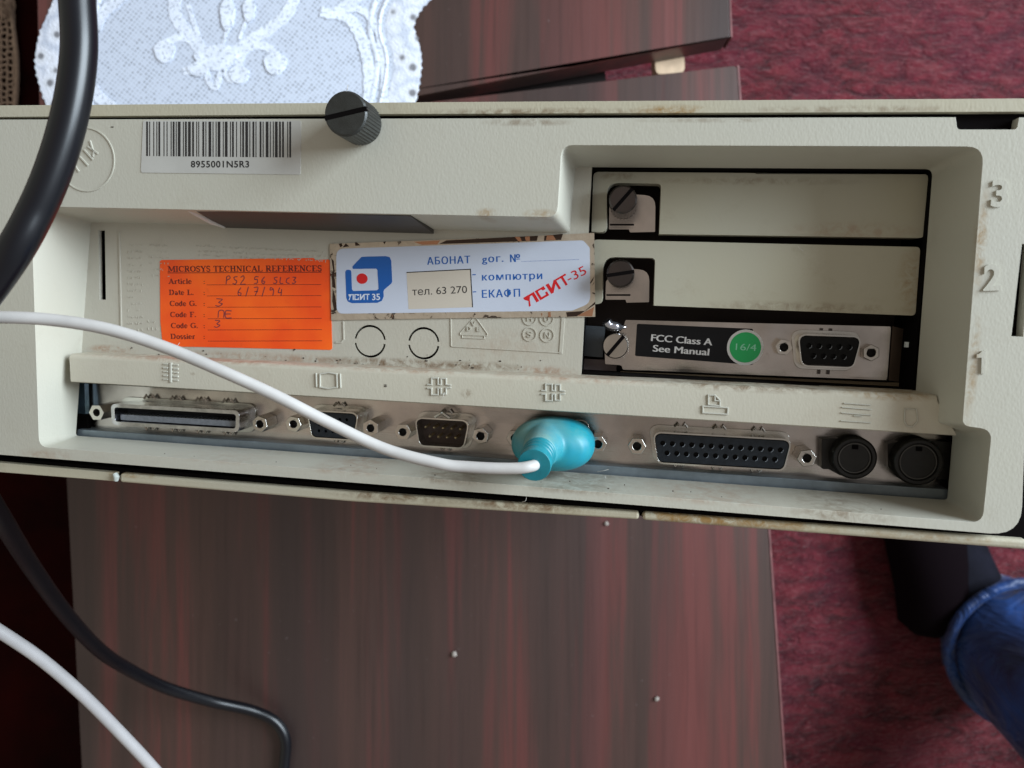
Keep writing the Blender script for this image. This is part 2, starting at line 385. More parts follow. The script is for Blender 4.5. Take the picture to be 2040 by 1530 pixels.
# -- rear frame -----------------------------------------------------------
ZB = -21.0
lip = [(62, 411), (1110, 433), (1119, 289), (1960, 292), (1917, 848), (1976, 856), (1957, 1042), (78, 890)]
back = [(181, 443), (1135, 464), (1146, 333), (1858, 337), (1820, 838), (1898, 866), (1887, 996), (151, 868)]
rr = [2, 3, 3, 4, 2, 3, 3, 3]
A = rpoly(LL(lip), rr, 5); B = rpoly(LL(back, ZB), [1, 1.2, 1.2, 2, 1, 1, 1, 1], 5)
XL = L(0, 600).x - 78
yt = lambda x: L(x, 240 - 8 * x / 2040.0).y
TLc = V(XL, L(0, 240).y, 0); 
outer_px = [(0, 240), (1904, 233.5), (1907, 258), (2026, 258), (2030, 234), (2066, 234), (2034, 1068), (1000, 985), (0, 905)]
outer = LL(outer_px); outer[0] = V(XL, outer[0].y + 0.4, 0); outer[-1] = V(XL, outer[-1].y + 0.6, 0)
outer = rpoly(outer, [4, 0, 1, 1, 0, 3, 7, 0, 4], 6)
notch = LL([(2036, 486), (2052, 486), (2038, 671), (2015, 670)])
bm = bmesh.new()
loops = [outer, A, notch]
flat = [p for l in loops for p in l]
tv = [bm.verts.new(p) for p in flat]
for t in tessellate_polygon([[V(p.x, p.y, 0) for p in l] for l in loops]):
    bm.faces.new([tv[i] for i in t])
def wall(idx0, ring, zs_or_ring):
    n = len(ring); q = [bm.verts.new(p) for p in zs_or_ring]
    for i in range(n):
        j = (i + 1) % n; bm.faces.new([tv[idx0 + i], tv[idx0 + j], q[j], q[i]])
wall(0, outer, [V(p.x, p.y, -14) for p in outer])
wall(len(outer), A, B)
wall(len(outer) + len(A), notch, [V(p.x, p.y, -6) for p in notch])
frame = link('rear_frame', bm, PL, comp, bevel=1.0, seg=3, angle=25)
# -- label panel (recess floor, left) --------------------------------------
def arc_hole(c, r, w, a0, a1, n=14):
    o = [V(c.x + (r + w) * math.cos(a0 + (a1 - a0) * k / n), c.y + (r + w) * math.sin(a0 + (a1 - a0) * k / n), 0) for k in range(n + 1)]
    i = [V(c.x + (r - w) * math.cos(a0 + (a1 - a0) * k / n), c.y + (r - w) * math.sin(a0 + (a1 - a0) * k / n), 0) for k in range(n + 1)]
    return o + i[::-1]
holes = [LL([(196, 459), (209, 459), (211, 597), (198, 597)], ZB)]
for cx, cy in ((737, 680), (844, 684)):
    c = L(cx, cy, ZB); R = (L(cx + 29.5, cy, ZB) - c).length
    holes.append(arc_hole(c, R, 0.34, math.radians(8), math.radians(172)))
    holes.append(arc_hole(c, R, 0.34, math.radians(188), math.radians(352)))
pan = LL([(150, 425), (1128, 447), (1130, 318), (1180, 320), (1158, 744), (1157, 770), (150, 720)], ZB)
plate('label_panel', pan, ZB + 0.02, ZB - 1.6, PL_FLOOR, comp, holes)
# black plates behind the openings
bm = bmesh.new()
pts = LL([(130, 300), (1960, 280), (1960, 1030), (120, 900)], -42)
add_plate(bm, pts, -42, -43)
link('inner_chassis', bm, STEEL_IN, comp)
bm = bmesh.new(); pts = LL([(186, 440), (900, 445), (900, 720), (186, 720)], -30); add_plate(bm, pts, -24.5, -25); link('panel_backing', bm, BLACK, comp)
# frame around the slots on right side inside opening (walls down to -42)
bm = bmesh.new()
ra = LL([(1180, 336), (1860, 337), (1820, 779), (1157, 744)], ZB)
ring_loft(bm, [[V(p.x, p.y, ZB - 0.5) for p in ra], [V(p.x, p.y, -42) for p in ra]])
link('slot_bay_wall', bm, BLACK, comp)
# -- raised marks -----------------------------------------------------------
def emboss(name, strokes, z, w=0.45, h=0.35, mat=EMB, parent=comp, closed=False):
    bm = bmesh.new()
    for s in strokes:
        pts = [L(x, y, z) for x, y in s]
        cl = closed or (len(s) > 2 and s[0] == s[-1])
        if cl and s[0] == s[-1]: pts = pts[:-1]
        ribbon(bm, pts, w, z + h, z - 0.2, cl)
    return link(name, bm, mat, parent, bevel=0.1, seg=1)
ZR = -10.0
EMF = PL_FLOOR
emboss('raised_line', [[(238, 462), (242, 652)]], ZB, 0.6, 0.35, EMF)
emboss('raised_line', [[(684, 640), (685, 676), (680, 682), (668, 682)]], ZB, 0.5, 0.3, EMF)
emboss('raised_line', [[(898, 620), (899, 690)], [(899, 690), (1118, 703)]], ZB, 0.4, 0.25, EMF)
emboss('raised_line', [[(1123, 620), (1117, 705)]], ZB, 1.1, 0.25, EMF)
emboss('certification_mark', [[(943, 634), (917, 663), (917, 667), (970, 669), (971, 665), (949, 634), (943, 634)], [(921, 667), (921, 673), (965, 675), (965, 669)]], ZB, 0.28, 0.25, EMF)
fit_text('raised_letter', 'V', L(938.5, 649, ZB), L(948, 649, ZB), 1.3, ZB + 0.05, EMF, comp, 0.02, 0.28)
fit_text('raised_letter', 'D', L(930, 659, ZB), L(938.5, 659, ZB), 1.3, ZB + 0.05, EMF, comp, 0.02, 0.28)
fit_text('raised_letter', 'E', L(950, 660, ZB), L(957, 660, ZB), 1.3, ZB + 0.05, EMF, comp, 0.02, 0.28)
for (cx, cy, ch) in ((1055, 666, 'S'), (1090, 668, 'N'), (1055, 634, 'H'), (1089, 635, 'U')):
    bm = bmesh.new(); c = L(cx, cy, ZB); R = 2.0
    ribbon(bm, circ(c, R, 24), 0.28, ZB + 0.25, ZB - 0.1, True)
    o = link('certification_mark', bm, EMF, comp)
    fit_text('raised_letter', ch, c + V(-0.75, -0.85, 0), c + V(0.8, -0.85, 0), 1.75, ZB + 0.05, EMF, o, 0.01, 0.25)
# tiny illegible moulded text on the floor: rows of small bumps
bm = bmesh.new()
def tinyrow(x0, x1, y, dens=0.75, sl=0.045):
    x = x0
    while x < x1:
        if random.random() < dens:
            p = L(x, y + (x - x0) * sl + random.uniform(-1, 1), ZB); a = random.uniform(0, math.pi)
            d = V(math.cos(a), math.sin(a), 0) * random.uniform(0.18, 0.42)
            ribbon(bm, [p - d, p + d], 0.2, ZB + 0.2, ZB - 0.05)
        x += random.uniform(3.2, 5.2)
for y in (490, 500, 508): tinyrow(392, 650, y, 0.7)
for y in range(488, 670, 13): tinyrow(256, 268, y, 0.8); tinyrow(272, 285, y, 0.6)
for y in range(488, 560, 12): tinyrow(300, 338, y, 0.55)
for y in (640, 655): tinyrow(296, 314, y)
link('moulded_lettering', bm, EMF, comp)
# circle moulding at top left of the box
bm = bmesh.new(); c = L(172, 318, 0); Rr = (L(228, 318, 0) - c).length
ribbon(bm, circ(c, Rr, 40), 0.35, 0.22, -0.2, True); o = link('round_moulding', bm, PL, comp)
bm = bmesh.new()
for s in [[(180, 280), (186, 300)], [(168, 298), (186, 318)], [(160, 312), (176, 330)], [(150, 330), (158, 342)], [(176, 292), (196, 306)], [(188, 300), (186, 312)]]:
    ribbon(bm, LL(s), 0.42, 0.3, -0.1)
link('raised_letter', bm, EMB, o)
# -- dark latch plate in the lower wall of the box -----------------------------
bm = bmesh.new()
a = [L(388, 417.5, -1.2), L(818, 429, -1.2), L(864, 464, -20.5), L(445, 452, -20.5)]
off = V(0, -0.25, 0)
vv = [bm.verts.new(p + off) for p in a]; bm.faces.new(vv)
vb = [bm.verts.new(p + V(0, 1.5, 0)) for p in a]
for i in range(4): bm.faces.new([vv[i], vb[i], vb[(i + 1) % 4], vv[(i + 1) % 4]])
latch = link('latch_plate', bm, simple('dark_grey_latch', (0.045, 0.04, 0.036), 0.5, var=0.2, vs=0.1), comp)
bm = bmesh.new(); tube(bm, [L(368, 411, -0.6), L(386, 422, -5), L(420, 441, -13), L(447, 452, -20)], [0.8, 0.9, 0.9, 0.5], 10)
link('latch_edge', bm, simple('pale_edge', (0.6, 0.62, 0.6), 0.4), comp, smooth=True)
bm = bmesh.new(); lathe(bm, [(0.0, -0.2), (0.9, -0.2), (0.9, 0.5), (0.5, 0.9)], 14)
o = link('latch_pin', bm, SCREW, latch, smooth=True); pp = L(696, 434, -9); o.location = pp + V(0, -0.2, 0); o.rotation_euler.x = math.radians(90)
# -- shell rims ---------------------------------------------------------------
def rimbar(name, pa, pb, ztop, zbot, mat, bev=1.9):
    """pa, pb: two pixel edges [(x,y),(x,y)] upper and lower lines at z=ztop"""
    pts = [L(x, y, ztop) for x, y in pa] + [L(x, y, ztop) for x, y in reversed(pb)]
    xa, xb = XL - 5.5, L(2110, 600, 0).x
    def clip(P):
        out = []
        for k, p in enumerate(P):
            if xa <= p.x <= xb: out.append(p); continue
            q = P[k + 1] if p.x < xa else P[k - 1]; e = xa if p.x < xa else xb
            f = (e - q.x) / (p.x - q.x); out.append(q.lerp(p, f))
        return out
    h2 = len(pa); pts = clip(pts[:h2]) + clip(pts[h2:][::-1])[::-1]
    o = plate(name, pts, ztop, zbot, mat, comp, bevel=bev, seg=4); return o
ztr = -1.0
DEP = -385
pts_top = [(-560, 220), (0, 210), (700, 204.5), (2200, 195)]; pts_top2 = [(-560, 240), (0, 233), (700, 227.5), (2200, 222)]
rimbar('top_cover', pts_top, pts_top2, ztr, DEP, PL_RIM)
rimbar('lower_rim', [(-560, 871), (0, 922), (228, 942)], [(-560, 890), (0, 941), (228, 959)], -2.0, -30, PL_RIM, 1.5)
rimbar('lower_rim', [(238, 943), (700, 980), (1273, 1021)], [(238, 961), (700, 1000), (1273, 1036)], -2.0, -30, PL_RIM, 1.5)
rimbar('lower_rim', [(1279, 1021.5), (2200, 1087)], [(1279, 1037), (2200, 1108)], -2.0, -30, PL_RIM, 1.5)
bm = bmesh.new(); tube(bm, [L(229, 944, -1.4), L(232, 950, -1.2), L(231, 957, -1.4)], [0.8, 0.9, 0.7], 10); link('rim_tab', bm, simple('pale_tab', (0.42, 0.45, 0.42), 0.5), comp, smooth=True)
# case body below the rims
yT = L(1000, 222, 0).y; yB = L(1000, 1003, -2).y
xr = L(2066, 600, 0).x + 4
bm = bmesh.new(); box(bm, XL - 3, yB + 2.0, DEP, xr, yT - 2.5, -43.5); link('case_body', bm, PL, comp, bevel=2)
for zt, pts in ((-3.2, [(-560, 222), (2130, 212), (2110, 480), (-560, 470)]), (-4.2, [(-560, 700), (2110, 700), (2074, 1078), (-560, 874)])):
    pts = LL(pts, zt); hp_ = LL([(30, 392), (1128, 405), (1104, 268), (1985, 270), (1940, 838), (1999, 838), (1978, 1052), (64, 905)], zt)
    hp_ = rpoly(hp_, 2, 2)
    bm = bmesh.new()
    if zt > -4:
        q = [p for p in hp_ if p.y > L(0, 500).y]
        top = [pts[0], pts[1], V(pts[1].x, L(0, 500).y, 0)] + [V(hp_[0].x, 0, 0)][:0]
        add_plate(bm, LL([(-560, 222), (2130, 212), (2130, 262), (-560, 268)], zt), zt, zt - 8)
        add_plate(bm, LL([(2003, 262), (2130, 262), (2110, 700), (1990, 700)], zt - .4), zt - .4, zt - 8)
    else:
        add_plate(bm, LL([(-560, 872), (0, 913), (1000, 990), (1970, 1062), (1990, 700), (2110, 700), (2074, 1090), (-560, 884)], zt), zt, zt - 8)
    link('gap_shade', bm, BLACK, comp)  # black fill stands in for the deep shade between frame and rims
# right side wall of the shell
bm = bmesh.new(); a = LL([(2082, 225), (2110, 225), (2078, 1092), (2050, 1090)], -6); add_plate(bm, a, -6, DEP); link('side_wall', bm, PL, comp, bevel=1.2)
bm = bmesh.new(); box(bm, XL - 5.5, yB + 2, DEP, XL - 1.5, yT - 2, -3); link('side_wall', bm, PL, comp, bevel=1.2)
# front bezel of the computer (far end)
bm = bmesh.new(); box(bm, XL - 6, yB - 1, DEP - 14, xr + 4, yT + 1, DEP - 0.5); link('front_bezel', bm, PL, comp, bevel=3)
# -- thumbscrew -----------------------------------------------------------------
def knurled(name, c, z0, z1, r, n, mat, parent, slot_a, slot_w, slot_d=1.6, cham=0.5):
    bm = bmesh.new(); m = n * 4
    def ring(rad, z, k):
        out = []
        for i in range(m):
            a = 2 * math.pi * i / m; g = (0.0, 0.0, -1.0, -1.0)[i % 4] * k
            out.append(V((rad + g) * math.cos(a), (rad + g) * math.sin(a), z))
        return out
    rings = [ring(r * 0.93, z0, 0), ring(r * 0.93, z0 + 0.8, 0), ring(r, z0 + 1.2, 0.22), ring(r, z1 - cham - 0.2, 0.22), ring(r - 0.05, z1 - cham, 0), ring(r - cham, z1, 0)]
    ring_loft(bm, rings, True, False)
    # top face split by slot: two half discs + recessed slot floor
    rt = r - cham; hw = slot_w / 2; ang0 = math.asin(hw / rt); K = 14
    def P(a, z): return V(rt * math.cos(a), rt * math.sin(a), z)
    for s in (0, 1):
        a0 = ang0 + s * math.pi; a1 = math.pi - ang0 + s * math.pi
        top = [P(a0 + (a1 - a0) * k / K, z1 + 0.01) for k in range(K + 1)]
        vt = [bm.verts.new(p) for p in top]; bm.faces.new(vt)
        lo = [bm.verts.new(V(p.x, p.y, z1 - slot_d)) for p in (top[0], top[-1])]
        bm.faces.new([vt[0], vt[-1], lo[1], lo[0]])
    q = [bm.verts.new(v) for v in (V(rt, -hw, z1 - slot_d), V(rt, hw, z1 - slot_d), V(-rt, hw, z1 - slot_d), V(-rt, -hw, z1 - slot_d))]; bm.faces.new(q)
    bmesh.ops.rotate(bm, cent=(0, 0, 0), matrix=Matrix.Rotation(slot_a, 3, 'Z'), verts=bm.verts)
    bmesh.ops.translate(bm, vec=(c.x, c.y, 0), verts=bm.verts)
    o = link(name, bm, mat, parent, recalc=False)
    bm2 = bmesh.new(); a = V(math.cos(slot_a), math.sin(slot_a), 0) * (rt + cham * 0.9); n_ = V(-math.sin(slot_a), math.cos(slot_a), 0) * hw * 0.98
    add_plate(bm2, [c - a - n_, c + a - n_, c + a + n_, c - a + n_], z1 + 0.02, z1 - 1.2); link('slot', bm2, BLACK, o)
    return o
kc = L(688, 226, 13)
knurled('thumbscrew', kc, 0.2, 13, 5.75, 40, KNOB, comp, math.radians(12), 1.3, 2.0)
# -- barcode sticker ---------------------------------------------------------------
PAPER = simple('grey_white_paper', (0.46, 0.45, 0.42), 0.5, var=0.06, vs=0.08)
INK = simple('black_ink', (0.016, 0.015, 0.016), 0.5)
bst = plate('barcode_sticker', rpoly(LL([(285.5, 240.5), (600, 240.5), (599, 348), (281, 344)], 0), 0.5, 2), 0.14, 0.01, PAPER, comp)
widths = '2113121123121311211132112131221113211231121132113211221311213112211321123112113121231121'
x = 292.0; unit = (583 - 292) / sum(int(c) for c in widths); bm = bmesh.new()
for i, ch in enumerate(widths):
    w = int(ch) * unit
    if i % 2 == 0:
        f0 = (x - 292) / 291.0
        w2 = w * 0.86
        y0 = 242.5; y1 = 311 + 3 * f0
        add_plate(bm, LL([(x, y0), (x + w2, y0), (x + w2, y1), (x, y1)]), 0.17, 0.15)
    x += w
link('barcode', bm, INK, bst)
fit_text('serial_number', '8955001N5R3', L(381, 333.5), L(497, 333.5), 1.72, 0.17, INK, bst, 0.022, spacing=1.1)

# -- orange sticker ------------------------------------------------------------------
ZS = ZB + 0.16
def orange():
    m, t, b = newmat('fluorescent_orange_paper')
    v = coords(t); n = noise(t, v, 0.05, 3); n2 = noise(t, v, 0.25, 5, 0.7, 0.5)
    c = ramp(t, n, [(0.35, (0.88, 0.075, 0.004)), (0.65, (1.0, 0.14, 0.006))])
    c = mix(t, ramp(t, n2, [(0.62, (0, 0, 0)), (0.78, (0.35,) * 3)]), c, (0.55, 0.06, 0.01))
    t.links.new(c, b.inputs['Base Color']); b.inputs['Roughness'].default_value = 0.5
    return m
op = LL([(319, 521), (322, 518), (625, 514), (628, 518), (655, 517), (657.5, 519), (662, 694), (659, 697), (390, 691), (325, 690), (320, 640)], ZB)
os_ = plate('orange_sticker', op, ZS, ZB + 0.03, orange(), comp)
RINK = simple('dark_red_ink', (0.11, 0.006, 0.004), 0.6)
PEN = simple('pen_ink', (0.10, 0.02, 0.04), 0.6)
# small serif stroke alphabet: units cap=1; 'v' heavy strokes, 'h' hairlines, arcs by polylines
def arcp(cx, cy, rx, ry, a0, a1, n=9): return [(cx + rx * math.cos(math.radians(a0 + (a1 - a0) * k / n)), cy + ry * math.sin(math.radians(a0 + (a1 - a0) * k / n))) for k in range(n + 1)]
H_, h_ = 0.20, 0.085
def ser(x, y, w=0.16): return (h_, [(x - w, y), (x + w, y)])
G = {
 'M': (1.05, [(h_, [(0.16, 0), (0.16, 1)]), (H_, [(0.2, 0.97), (0.52, 0.1)]), (h_, [(0.52, 0.1), (0.85, 0.97)]), (H_, [(0.88, 0), (0.88, 1)]), ser(0.16, 0.03), ser(0.13, 0.97, 0.12), ser(0.88, 0.03), ser(0.92, 0.97, 0.12)]),
 'I': (0.42, [(H_, [(0.21, 0), (0.21, 1)]), ser(0.21, 0.03), ser(0.21, 0.97)]),
 'C': (0.76, [(H_ * .9, arcp(0.42, 0.5, 0.31, 0.47, 120, 240)), (h_, arcp(0.42, 0.5, 0.31, 0.47, 240, 320)), (h_, arcp(0.42, 0.5, 0.31, 0.47, 40, 120)), (h_, [(0.67, 0.72), (0.67, 0.97)])]),
 'G': (0.82, [(H_ * .9, arcp(0.42, 0.5, 0.31, 0.47, 120, 240)), (h_, arcp(0.42, 0.5, 0.31, 0.47, 240, 300)), (h_, arcp(0.42, 0.5, 0.31, 0.47, 40, 120)), (h_, [(0.67, 0.72), (0.67, 0.97)]), (H_, [(0.67, 0.05), (0.67, 0.42)]), ser(0.67, 0.42)]),
 'R': (0.78, [(H_, [(0.2, 0), (0.2, 1)]), (h_, [(0.2, 0.97), (0.42, 0.97)]), (H_ * .8, arcp(0.4, 0.74, 0.2, 0.23, 80, -80)), (h_, [(0.2, 0.5), (0.42, 0.5)]), (H_, [(0.38, 0.5), (0.68, 0.02)]), ser(0.2, 0.03), (h_, [(0.04, 0.97), (0.25, 0.97)])]),
 'O': (0.82, [(H_, arcp(0.41, 0.5, 0.31, 0.47, 130, 230)), (H_, arcp(0.41, 0.5, 0.31, 0.47, -50, 50)), (h_, arcp(0.41, 0.5, 0.31, 0.47, 50, 130)), (h_, arcp(0.41, 0.5, 0.31, 0.47, 230, 310))]),
 'S': (0.6, [(H_ * .7, arcp(0.3, 0.74, 0.2, 0.23, 30, 250, 8) + arcp(0.3, 0.26, 0.2, 0.24, 80, -150, 9)), (h_, [(0.5, 0.75), (0.5, 0.97)]), (h_, [(0.1, 0.03), (0.1, 0.28)])]),
 'Y': (0.76, [(H_, [(0.12, 0.97), (0.4, 0.45)]), (h_, [(0.66, 0.97), (0.4, 0.45)]), (H_, [(0.4, 0.45), (0.4, 0)]), ser(0.4, 0.03), ser(0.14, 0.97), ser(0.66, 0.97, .12)]),
 'T': (0.72, [(H_, [(0.36, 0), (0.36, 1)]), (h_, [(0.05, 0.97), (0.67, 0.97)]), (h_, [(0.06, 0.75), (0.06, 0.98)]), (h_, [(0.66, 0.75), (0.66, 0.98)]), ser(0.36, 0.03)]),
 'E': (0.72, [(H_, [(0.2, 0), (0.2, 1)]), (h_, [(0.04, 0.97), (0.62, 0.97)]), (h_, [(0.2, 0.52), (0.48, 0.52)]), (h_, [(0.04, 0.03), (0.66, 0.03)]), (h_, [(0.62, 0.97), (0.62, 0.76)]), (h_, [(0.65, 0.03), (0.65, 0.26)])]),
 'F': (0.68, [(H_, [(0.2, 0), (0.2, 1)]), (h_, [(0.04, 0.97), (0.6, 0.97)]), (h_, [(0.2, 0.52), (0.48, 0.52)]), ser(0.2, 0.03), (h_, [(0.6, 0.97), (0.6, 0.76)])]),
 'H': (0.84, [(H_, [(0.2, 0), (0.2, 1)]), (H_, [(0.64, 0), (0.64, 1)]), (h_, [(0.2, 0.52), (0.64, 0.52)]), ser(0.2, 0.03), ser(0.2, 0.97), ser(0.64, 0.03), ser(0.64, 0.97)]),
 'N': (0.82, [(h_, [(0.16, 0), (0.16, 0.97)]), (H_, [(0.17, 0.97), (0.66, 0.05)]), (h_, [(0.67, 0), (0.67, 1)]), ser(0.16, 0.03), ser(0.1, 0.97, .1), ser(0.67, 0.97)]),
 'A': (0.8, [(h_, [(0.14, 0.02), (0.4, 0.97)]), (H_, [(0.4, 0.97), (0.66, 0.02)]), (h_, [(0.22, 0.33), (0.56, 0.33)]), ser(0.14, 0.03, .12), ser(0.68, 0.03)]),
 'L': (0.7, [(H_, [(0.2, 0), (0.2, 1)]), (h_, [(0.04, 0.03), (0.63, 0.03)]), (h_, [(0.63, 0.03), (0.63, 0.28)]), ser(0.2, 0.97)]),
 'D': (0.82, [(H_, [(0.2, 0), (0.2, 1)]), (h_, [(0.04, 0.97), (0.4, 0.97)]), (h_, [(0.04, 0.03), (0.4, 0.03)]), (H_, arcp(0.36, 0.5, 0.33, 0.46, 70, -70))]),
 'r': (0.44, [(H_, [(0.15, 0), (0.15, 0.66)]), (h_ * 1.4, [(0.15, 0.5), (0.28, 0.64), (0.38, 0.6)]), ser(0.15, 0.03, .13)]),
 't': (0.36, [(H_, [(0.17, 0.12), (0.17, 0.9)]), (h_, [(0.02, 0.64), (0.32, 0.64)]), (h_, [(0.17, 0.08), (0.26, 0.02), (0.34, 0.1)])]),
 'i': (0.3, [(H_, [(0.15, 0), (0.15, 0.66)]), (H_, [(0.15, 0.82), (0.15, 0.97)]), ser(0.15, 0.03, .13)]),
 'c': (0.46, [(H_ * .8, arcp(0.25, 0.33, 0.17, 0.31, 110, 250)), (h_, arcp(0.25, 0.33, 0.17, 0.31, 250, 320)), (h_, arcp(0.25, 0.33, 0.17, 0.31, 40, 110))]),
 'l': (0.3, [(H_, [(0.15, 0), (0.15, 1)]), ser(0.15, 0.03, .13)]),
 'e': (0.5, [(H_ * .8, arcp(0.25, 0.33, 0.18, 0.31, 100, 260)), (h_, arcp(0.25, 0.33, 0.18, 0.31, 260, 325)), (h_, arcp(0.25, 0.33, 0.18, 0.31, 5, 100)), (h_, [(0.08, 0.36), (0.43, 0.36)])]),
 'a': (0.52, [(H_, [(0.38, 0), (0.38, 0.5)]), (h_ * 1.3, [(0.1, 0.55), (0.2, 0.65), (0.36, 0.6)]), (H_ * .7, [(0.36, 0.38), (0.13, 0.3), (0.1, 0.12), (0.22, 0.03), (0.38, 0.14)])]),
 'o': (0.54, [(H_ * .9, arcp(0.27, 0.33, 0.18, 0.31, 120, 240)), (H_ * .9, arcp(0.27, 0.33, 0.18, 0.31, -60, 60)), (h_, arcp(0.27, 0.33, 0.18, 0.31, 60, 120)), (h_, arcp(0.27, 0.33, 0.18, 0.31, 240, 300))]),
 'd': (0.56, [(H_, [(0.4, 0), (0.4, 1)]), (H_ * .8, arcp(0.26, 0.33, 0.17, 0.31, 80, 280))]),
 's': (0.42, [(H_ * .7, arcp(0.21, 0.48, 0.13, 0.16, 30, 250, 7) + arcp(0.21, 0.17, 0.14, 0.16, 80, -150, 8))]),
 '.': (0.26, [(H_, [(0.12, 0), (0.12, 0.16)])]), ':': (0.3, [(H_, [(0.12, 0), (0.12, 0.16)]), (H_, [(0.12, 0.48), (0.12, 0.64)])]), ' ': (0.36, [])}
def serif(name, s, p0, p1, cap, z, mat, parent):
    wtot = sum(G[c][0] for c in s); d = p1 - p0; d.z = 0; ex = d / wtot; ey = V(-d.y, d.x, 0).normalized() * cap
    hs = math.sqrt(ex.length * cap)
    bm = bmesh.new(); x = 0
    for c in s:
        for k, (w, pts) in enumerate(G[c][1]):
            ribbon(bm, [V(p0.x, p0.y, 0) + ex * (x + a) + ey * b for a, b in pts], w * hs, z + 0.001 * (k % 3), z - 0.03)
        x += G[c][0]
    return link(name, bm, mat, parent)
ZP = ZS + 0.03
serif('title', 'MICROSYS TECHNICAL REFERENCES', L(335, 541.5, ZB), L(642, 540.5, ZB), 1.78, ZP, RINK, os_)
bm = bmesh.new(); ribbon(bm, LL([(335, 543.8), (641, 542.4)], ZB), 0.2, ZP, ZS - .01); link('rule', bm, RINK, os_)
rows = [('Article', 336, 383, 565.5), ('Date L.', 337, 387, 587.5), ('Code G.', 338.5, 393, 609.5), ('Code F.', 339.5, 392, 631.5), ('Code G.', 341, 395.5, 653.5), ('Dossier', 340, 390, 675)]
liney = [567.5, 589.5, 612, 635, 657.3, 679.5]
for i, (s, x0, x1, y) in enumerate(rows):
    serif('lettering', s, L(x0, y, ZB), L(x1, y, ZB), 1.62, ZP, RINK, os_)
    serif('lettering', ':', L(406, y, ZB), L(410, y, ZB), 1.4, ZP, RINK, os_)
    bm = bmesh.new(); ribbon(bm, LL([(412.5 + i * 0.5, liney[i]), (640 + i * .4, liney[i] - 0.6)], ZB), 0.14, ZP, ZS - .01); link('rule', bm, RINK, os_)
pen = {
 'P': [[(0, 0), (1, 10)], [(0, 9), (4, 11), (6, 8), (1, 5)]], 'S': [[(6, 10), (1, 9), (2, 6), (5, 4), (3, 0), (-1, 1)]],
 '2': [[(0, 9), (4, 11), (5, 7), (0, 0), (7, 0)]], '5': [[(6, 10), (1, 10), (0, 6), (4, 6), (4, 1), (-1, 0)]], '6': [[(5, 10), (1, 5), (1, 1), (4, 0), (5, 3), (1, 4)]],
 'L': [[(1, 10), (0, 1), (5, 0)]], 'C': [[(5, 9), (1, 7), (0, 2), (5, 0)]], '3': [[(0, 10), (5, 9), (2, 5), (5, 3), (2, 0), (-1, 1)]],
 '/': [[(0, -1), (4, 11)]], '7': [[(0, 10), (6, 10), (2, 0)], [(1, 5), (6, 5)]], '9': [[(5, 8), (1, 10), (0, 7), (5, 7), (4, 0)]], '4': [[(2, 10), (0, 4), (5, 4)], [(5, 8), (4, 0)]],
 'П': [[(0, 0), (1, 9), (6, 9), (6, 0)]], 'E': [[(6, 9), (0, 9), (0, 0), (6, 0)], [(0, 5), (5, 5)]], ' ': []}
def hand(s, x0, y0, sx, sy, adv):
    bm = bmesh.new(); x = x0
    for ch in s:
        for st in pen[ch]:
            ribbon(bm, spline([L(x + a * sx, y0 - b * sy, ZB) for a, b in st], 4), 0.25, ZP + 0.01, ZS - .01)
        x += adv
    link('handwriting', bm, PEN, os_)
hand('PS2', 451, 566, 1.35, 1.5, 14.5); hand('56', 508, 565, 1.25, 1.35, 13.5); hand('SLC3', 546, 565, 1.25, 1.3, 12.5)
hand('6/7/94', 474, 589, 1.35, 1.6, 16.2); hand('3', 432, 610, 2.3, 1.5, 12); hand('ПE', 435, 633, 1.9, 1.5, 15.5); hand('3', 429, 652, 1.9, 1.4, 12)

# -- white sticker on foil --------------------------------------------------------------
def foil():
    m, t, b = newmat('cracked_foil_backing')
    v = coords(t); n = noise(t, v, 0.22, 4, 0.65, 1.2); n2 = noise(t, v, 0.6, 3)
    c = ramp(t, n, [(0.40, (0.56, 0.48, 0.38)), (0.60, (0.50, 0.42, 0.33)), (0.63, (0.06, 0.045, 0.035)), (0.70, (0.05, 0.03, 0.02)), (0.74, (0.45, 0.26, 0.17))])
    t.links.new(c, b.inputs['Base Color']); b.inputs['Metallic'].default_value = 0.55; b.inputs['Roughness'].default_value = 0.28
    bump(t, n2, b, 0.4, 0.0004); return m
ZW = ZB + 0.45
wsq = LL([(658, 486), (1010, 473), (1184, 464), (1186, 631), (900, 634), (760, 636), (661, 638)], ZB)
ws = plate('subscriber_sticker', wsq, ZW, ZW - 0.16, foil(), comp)
WPAP = simple('glossy_white_paper', (0.54, 0.58, 0.68), 0.32, var=0.05, vs=0.03)
BINK = simple('blue_ink', (0.004, 0.095, 0.37), 0.4); REDI = simple('red_ink', (0.60, 0.008, 0.012), 0.4); BEI = simple('beige_patch', (0.56, 0.50, 0.42), 0.5)
wp = rpoly(LL([(671, 496), (1162, 479), (1175, 494), (1176, 604), (1140, 619), (672, 625)], ZB), [2.5, 1.5, 1, 3, 2.5, 2], 5)
plate('paper_face', wp, ZW + 0.07, ZW + 0.01, WPAP, ws)
def q6(pts): return [(620 + x / 6.8, 480 + y / 6.8) for x, y in pts]
Z1 = ZW + 0.11; Zl = ZW + 0.075
logo = q6([(575, 380), (565, 352), (600, 310), (690, 218), (760, 213), (1020, 207), (1070, 222), (1092, 268), (1105, 555), (1090, 580), (995, 662), (985, 690), (990, 750), (965, 810), (905, 838), (560, 843), (505, 820), (485, 770), (470, 420), (485, 395), (512, 390), (545, 400), (552, 420), (560, 655), (578, 678), (900, 668), (920, 650), (905, 395), (888, 376)])
plate('logo', LL(logo, ZB), Z1, Zl, BINK, ws)
c = L(620 + 697 / 6.8, 480 + 512 / 6.8, ZB); bm = bmesh.new(); add_plate(bm, circ(c, 1.78, 24, 0, 1.6), Z1, Zl); link('logo_dot', bm, REDI, ws)
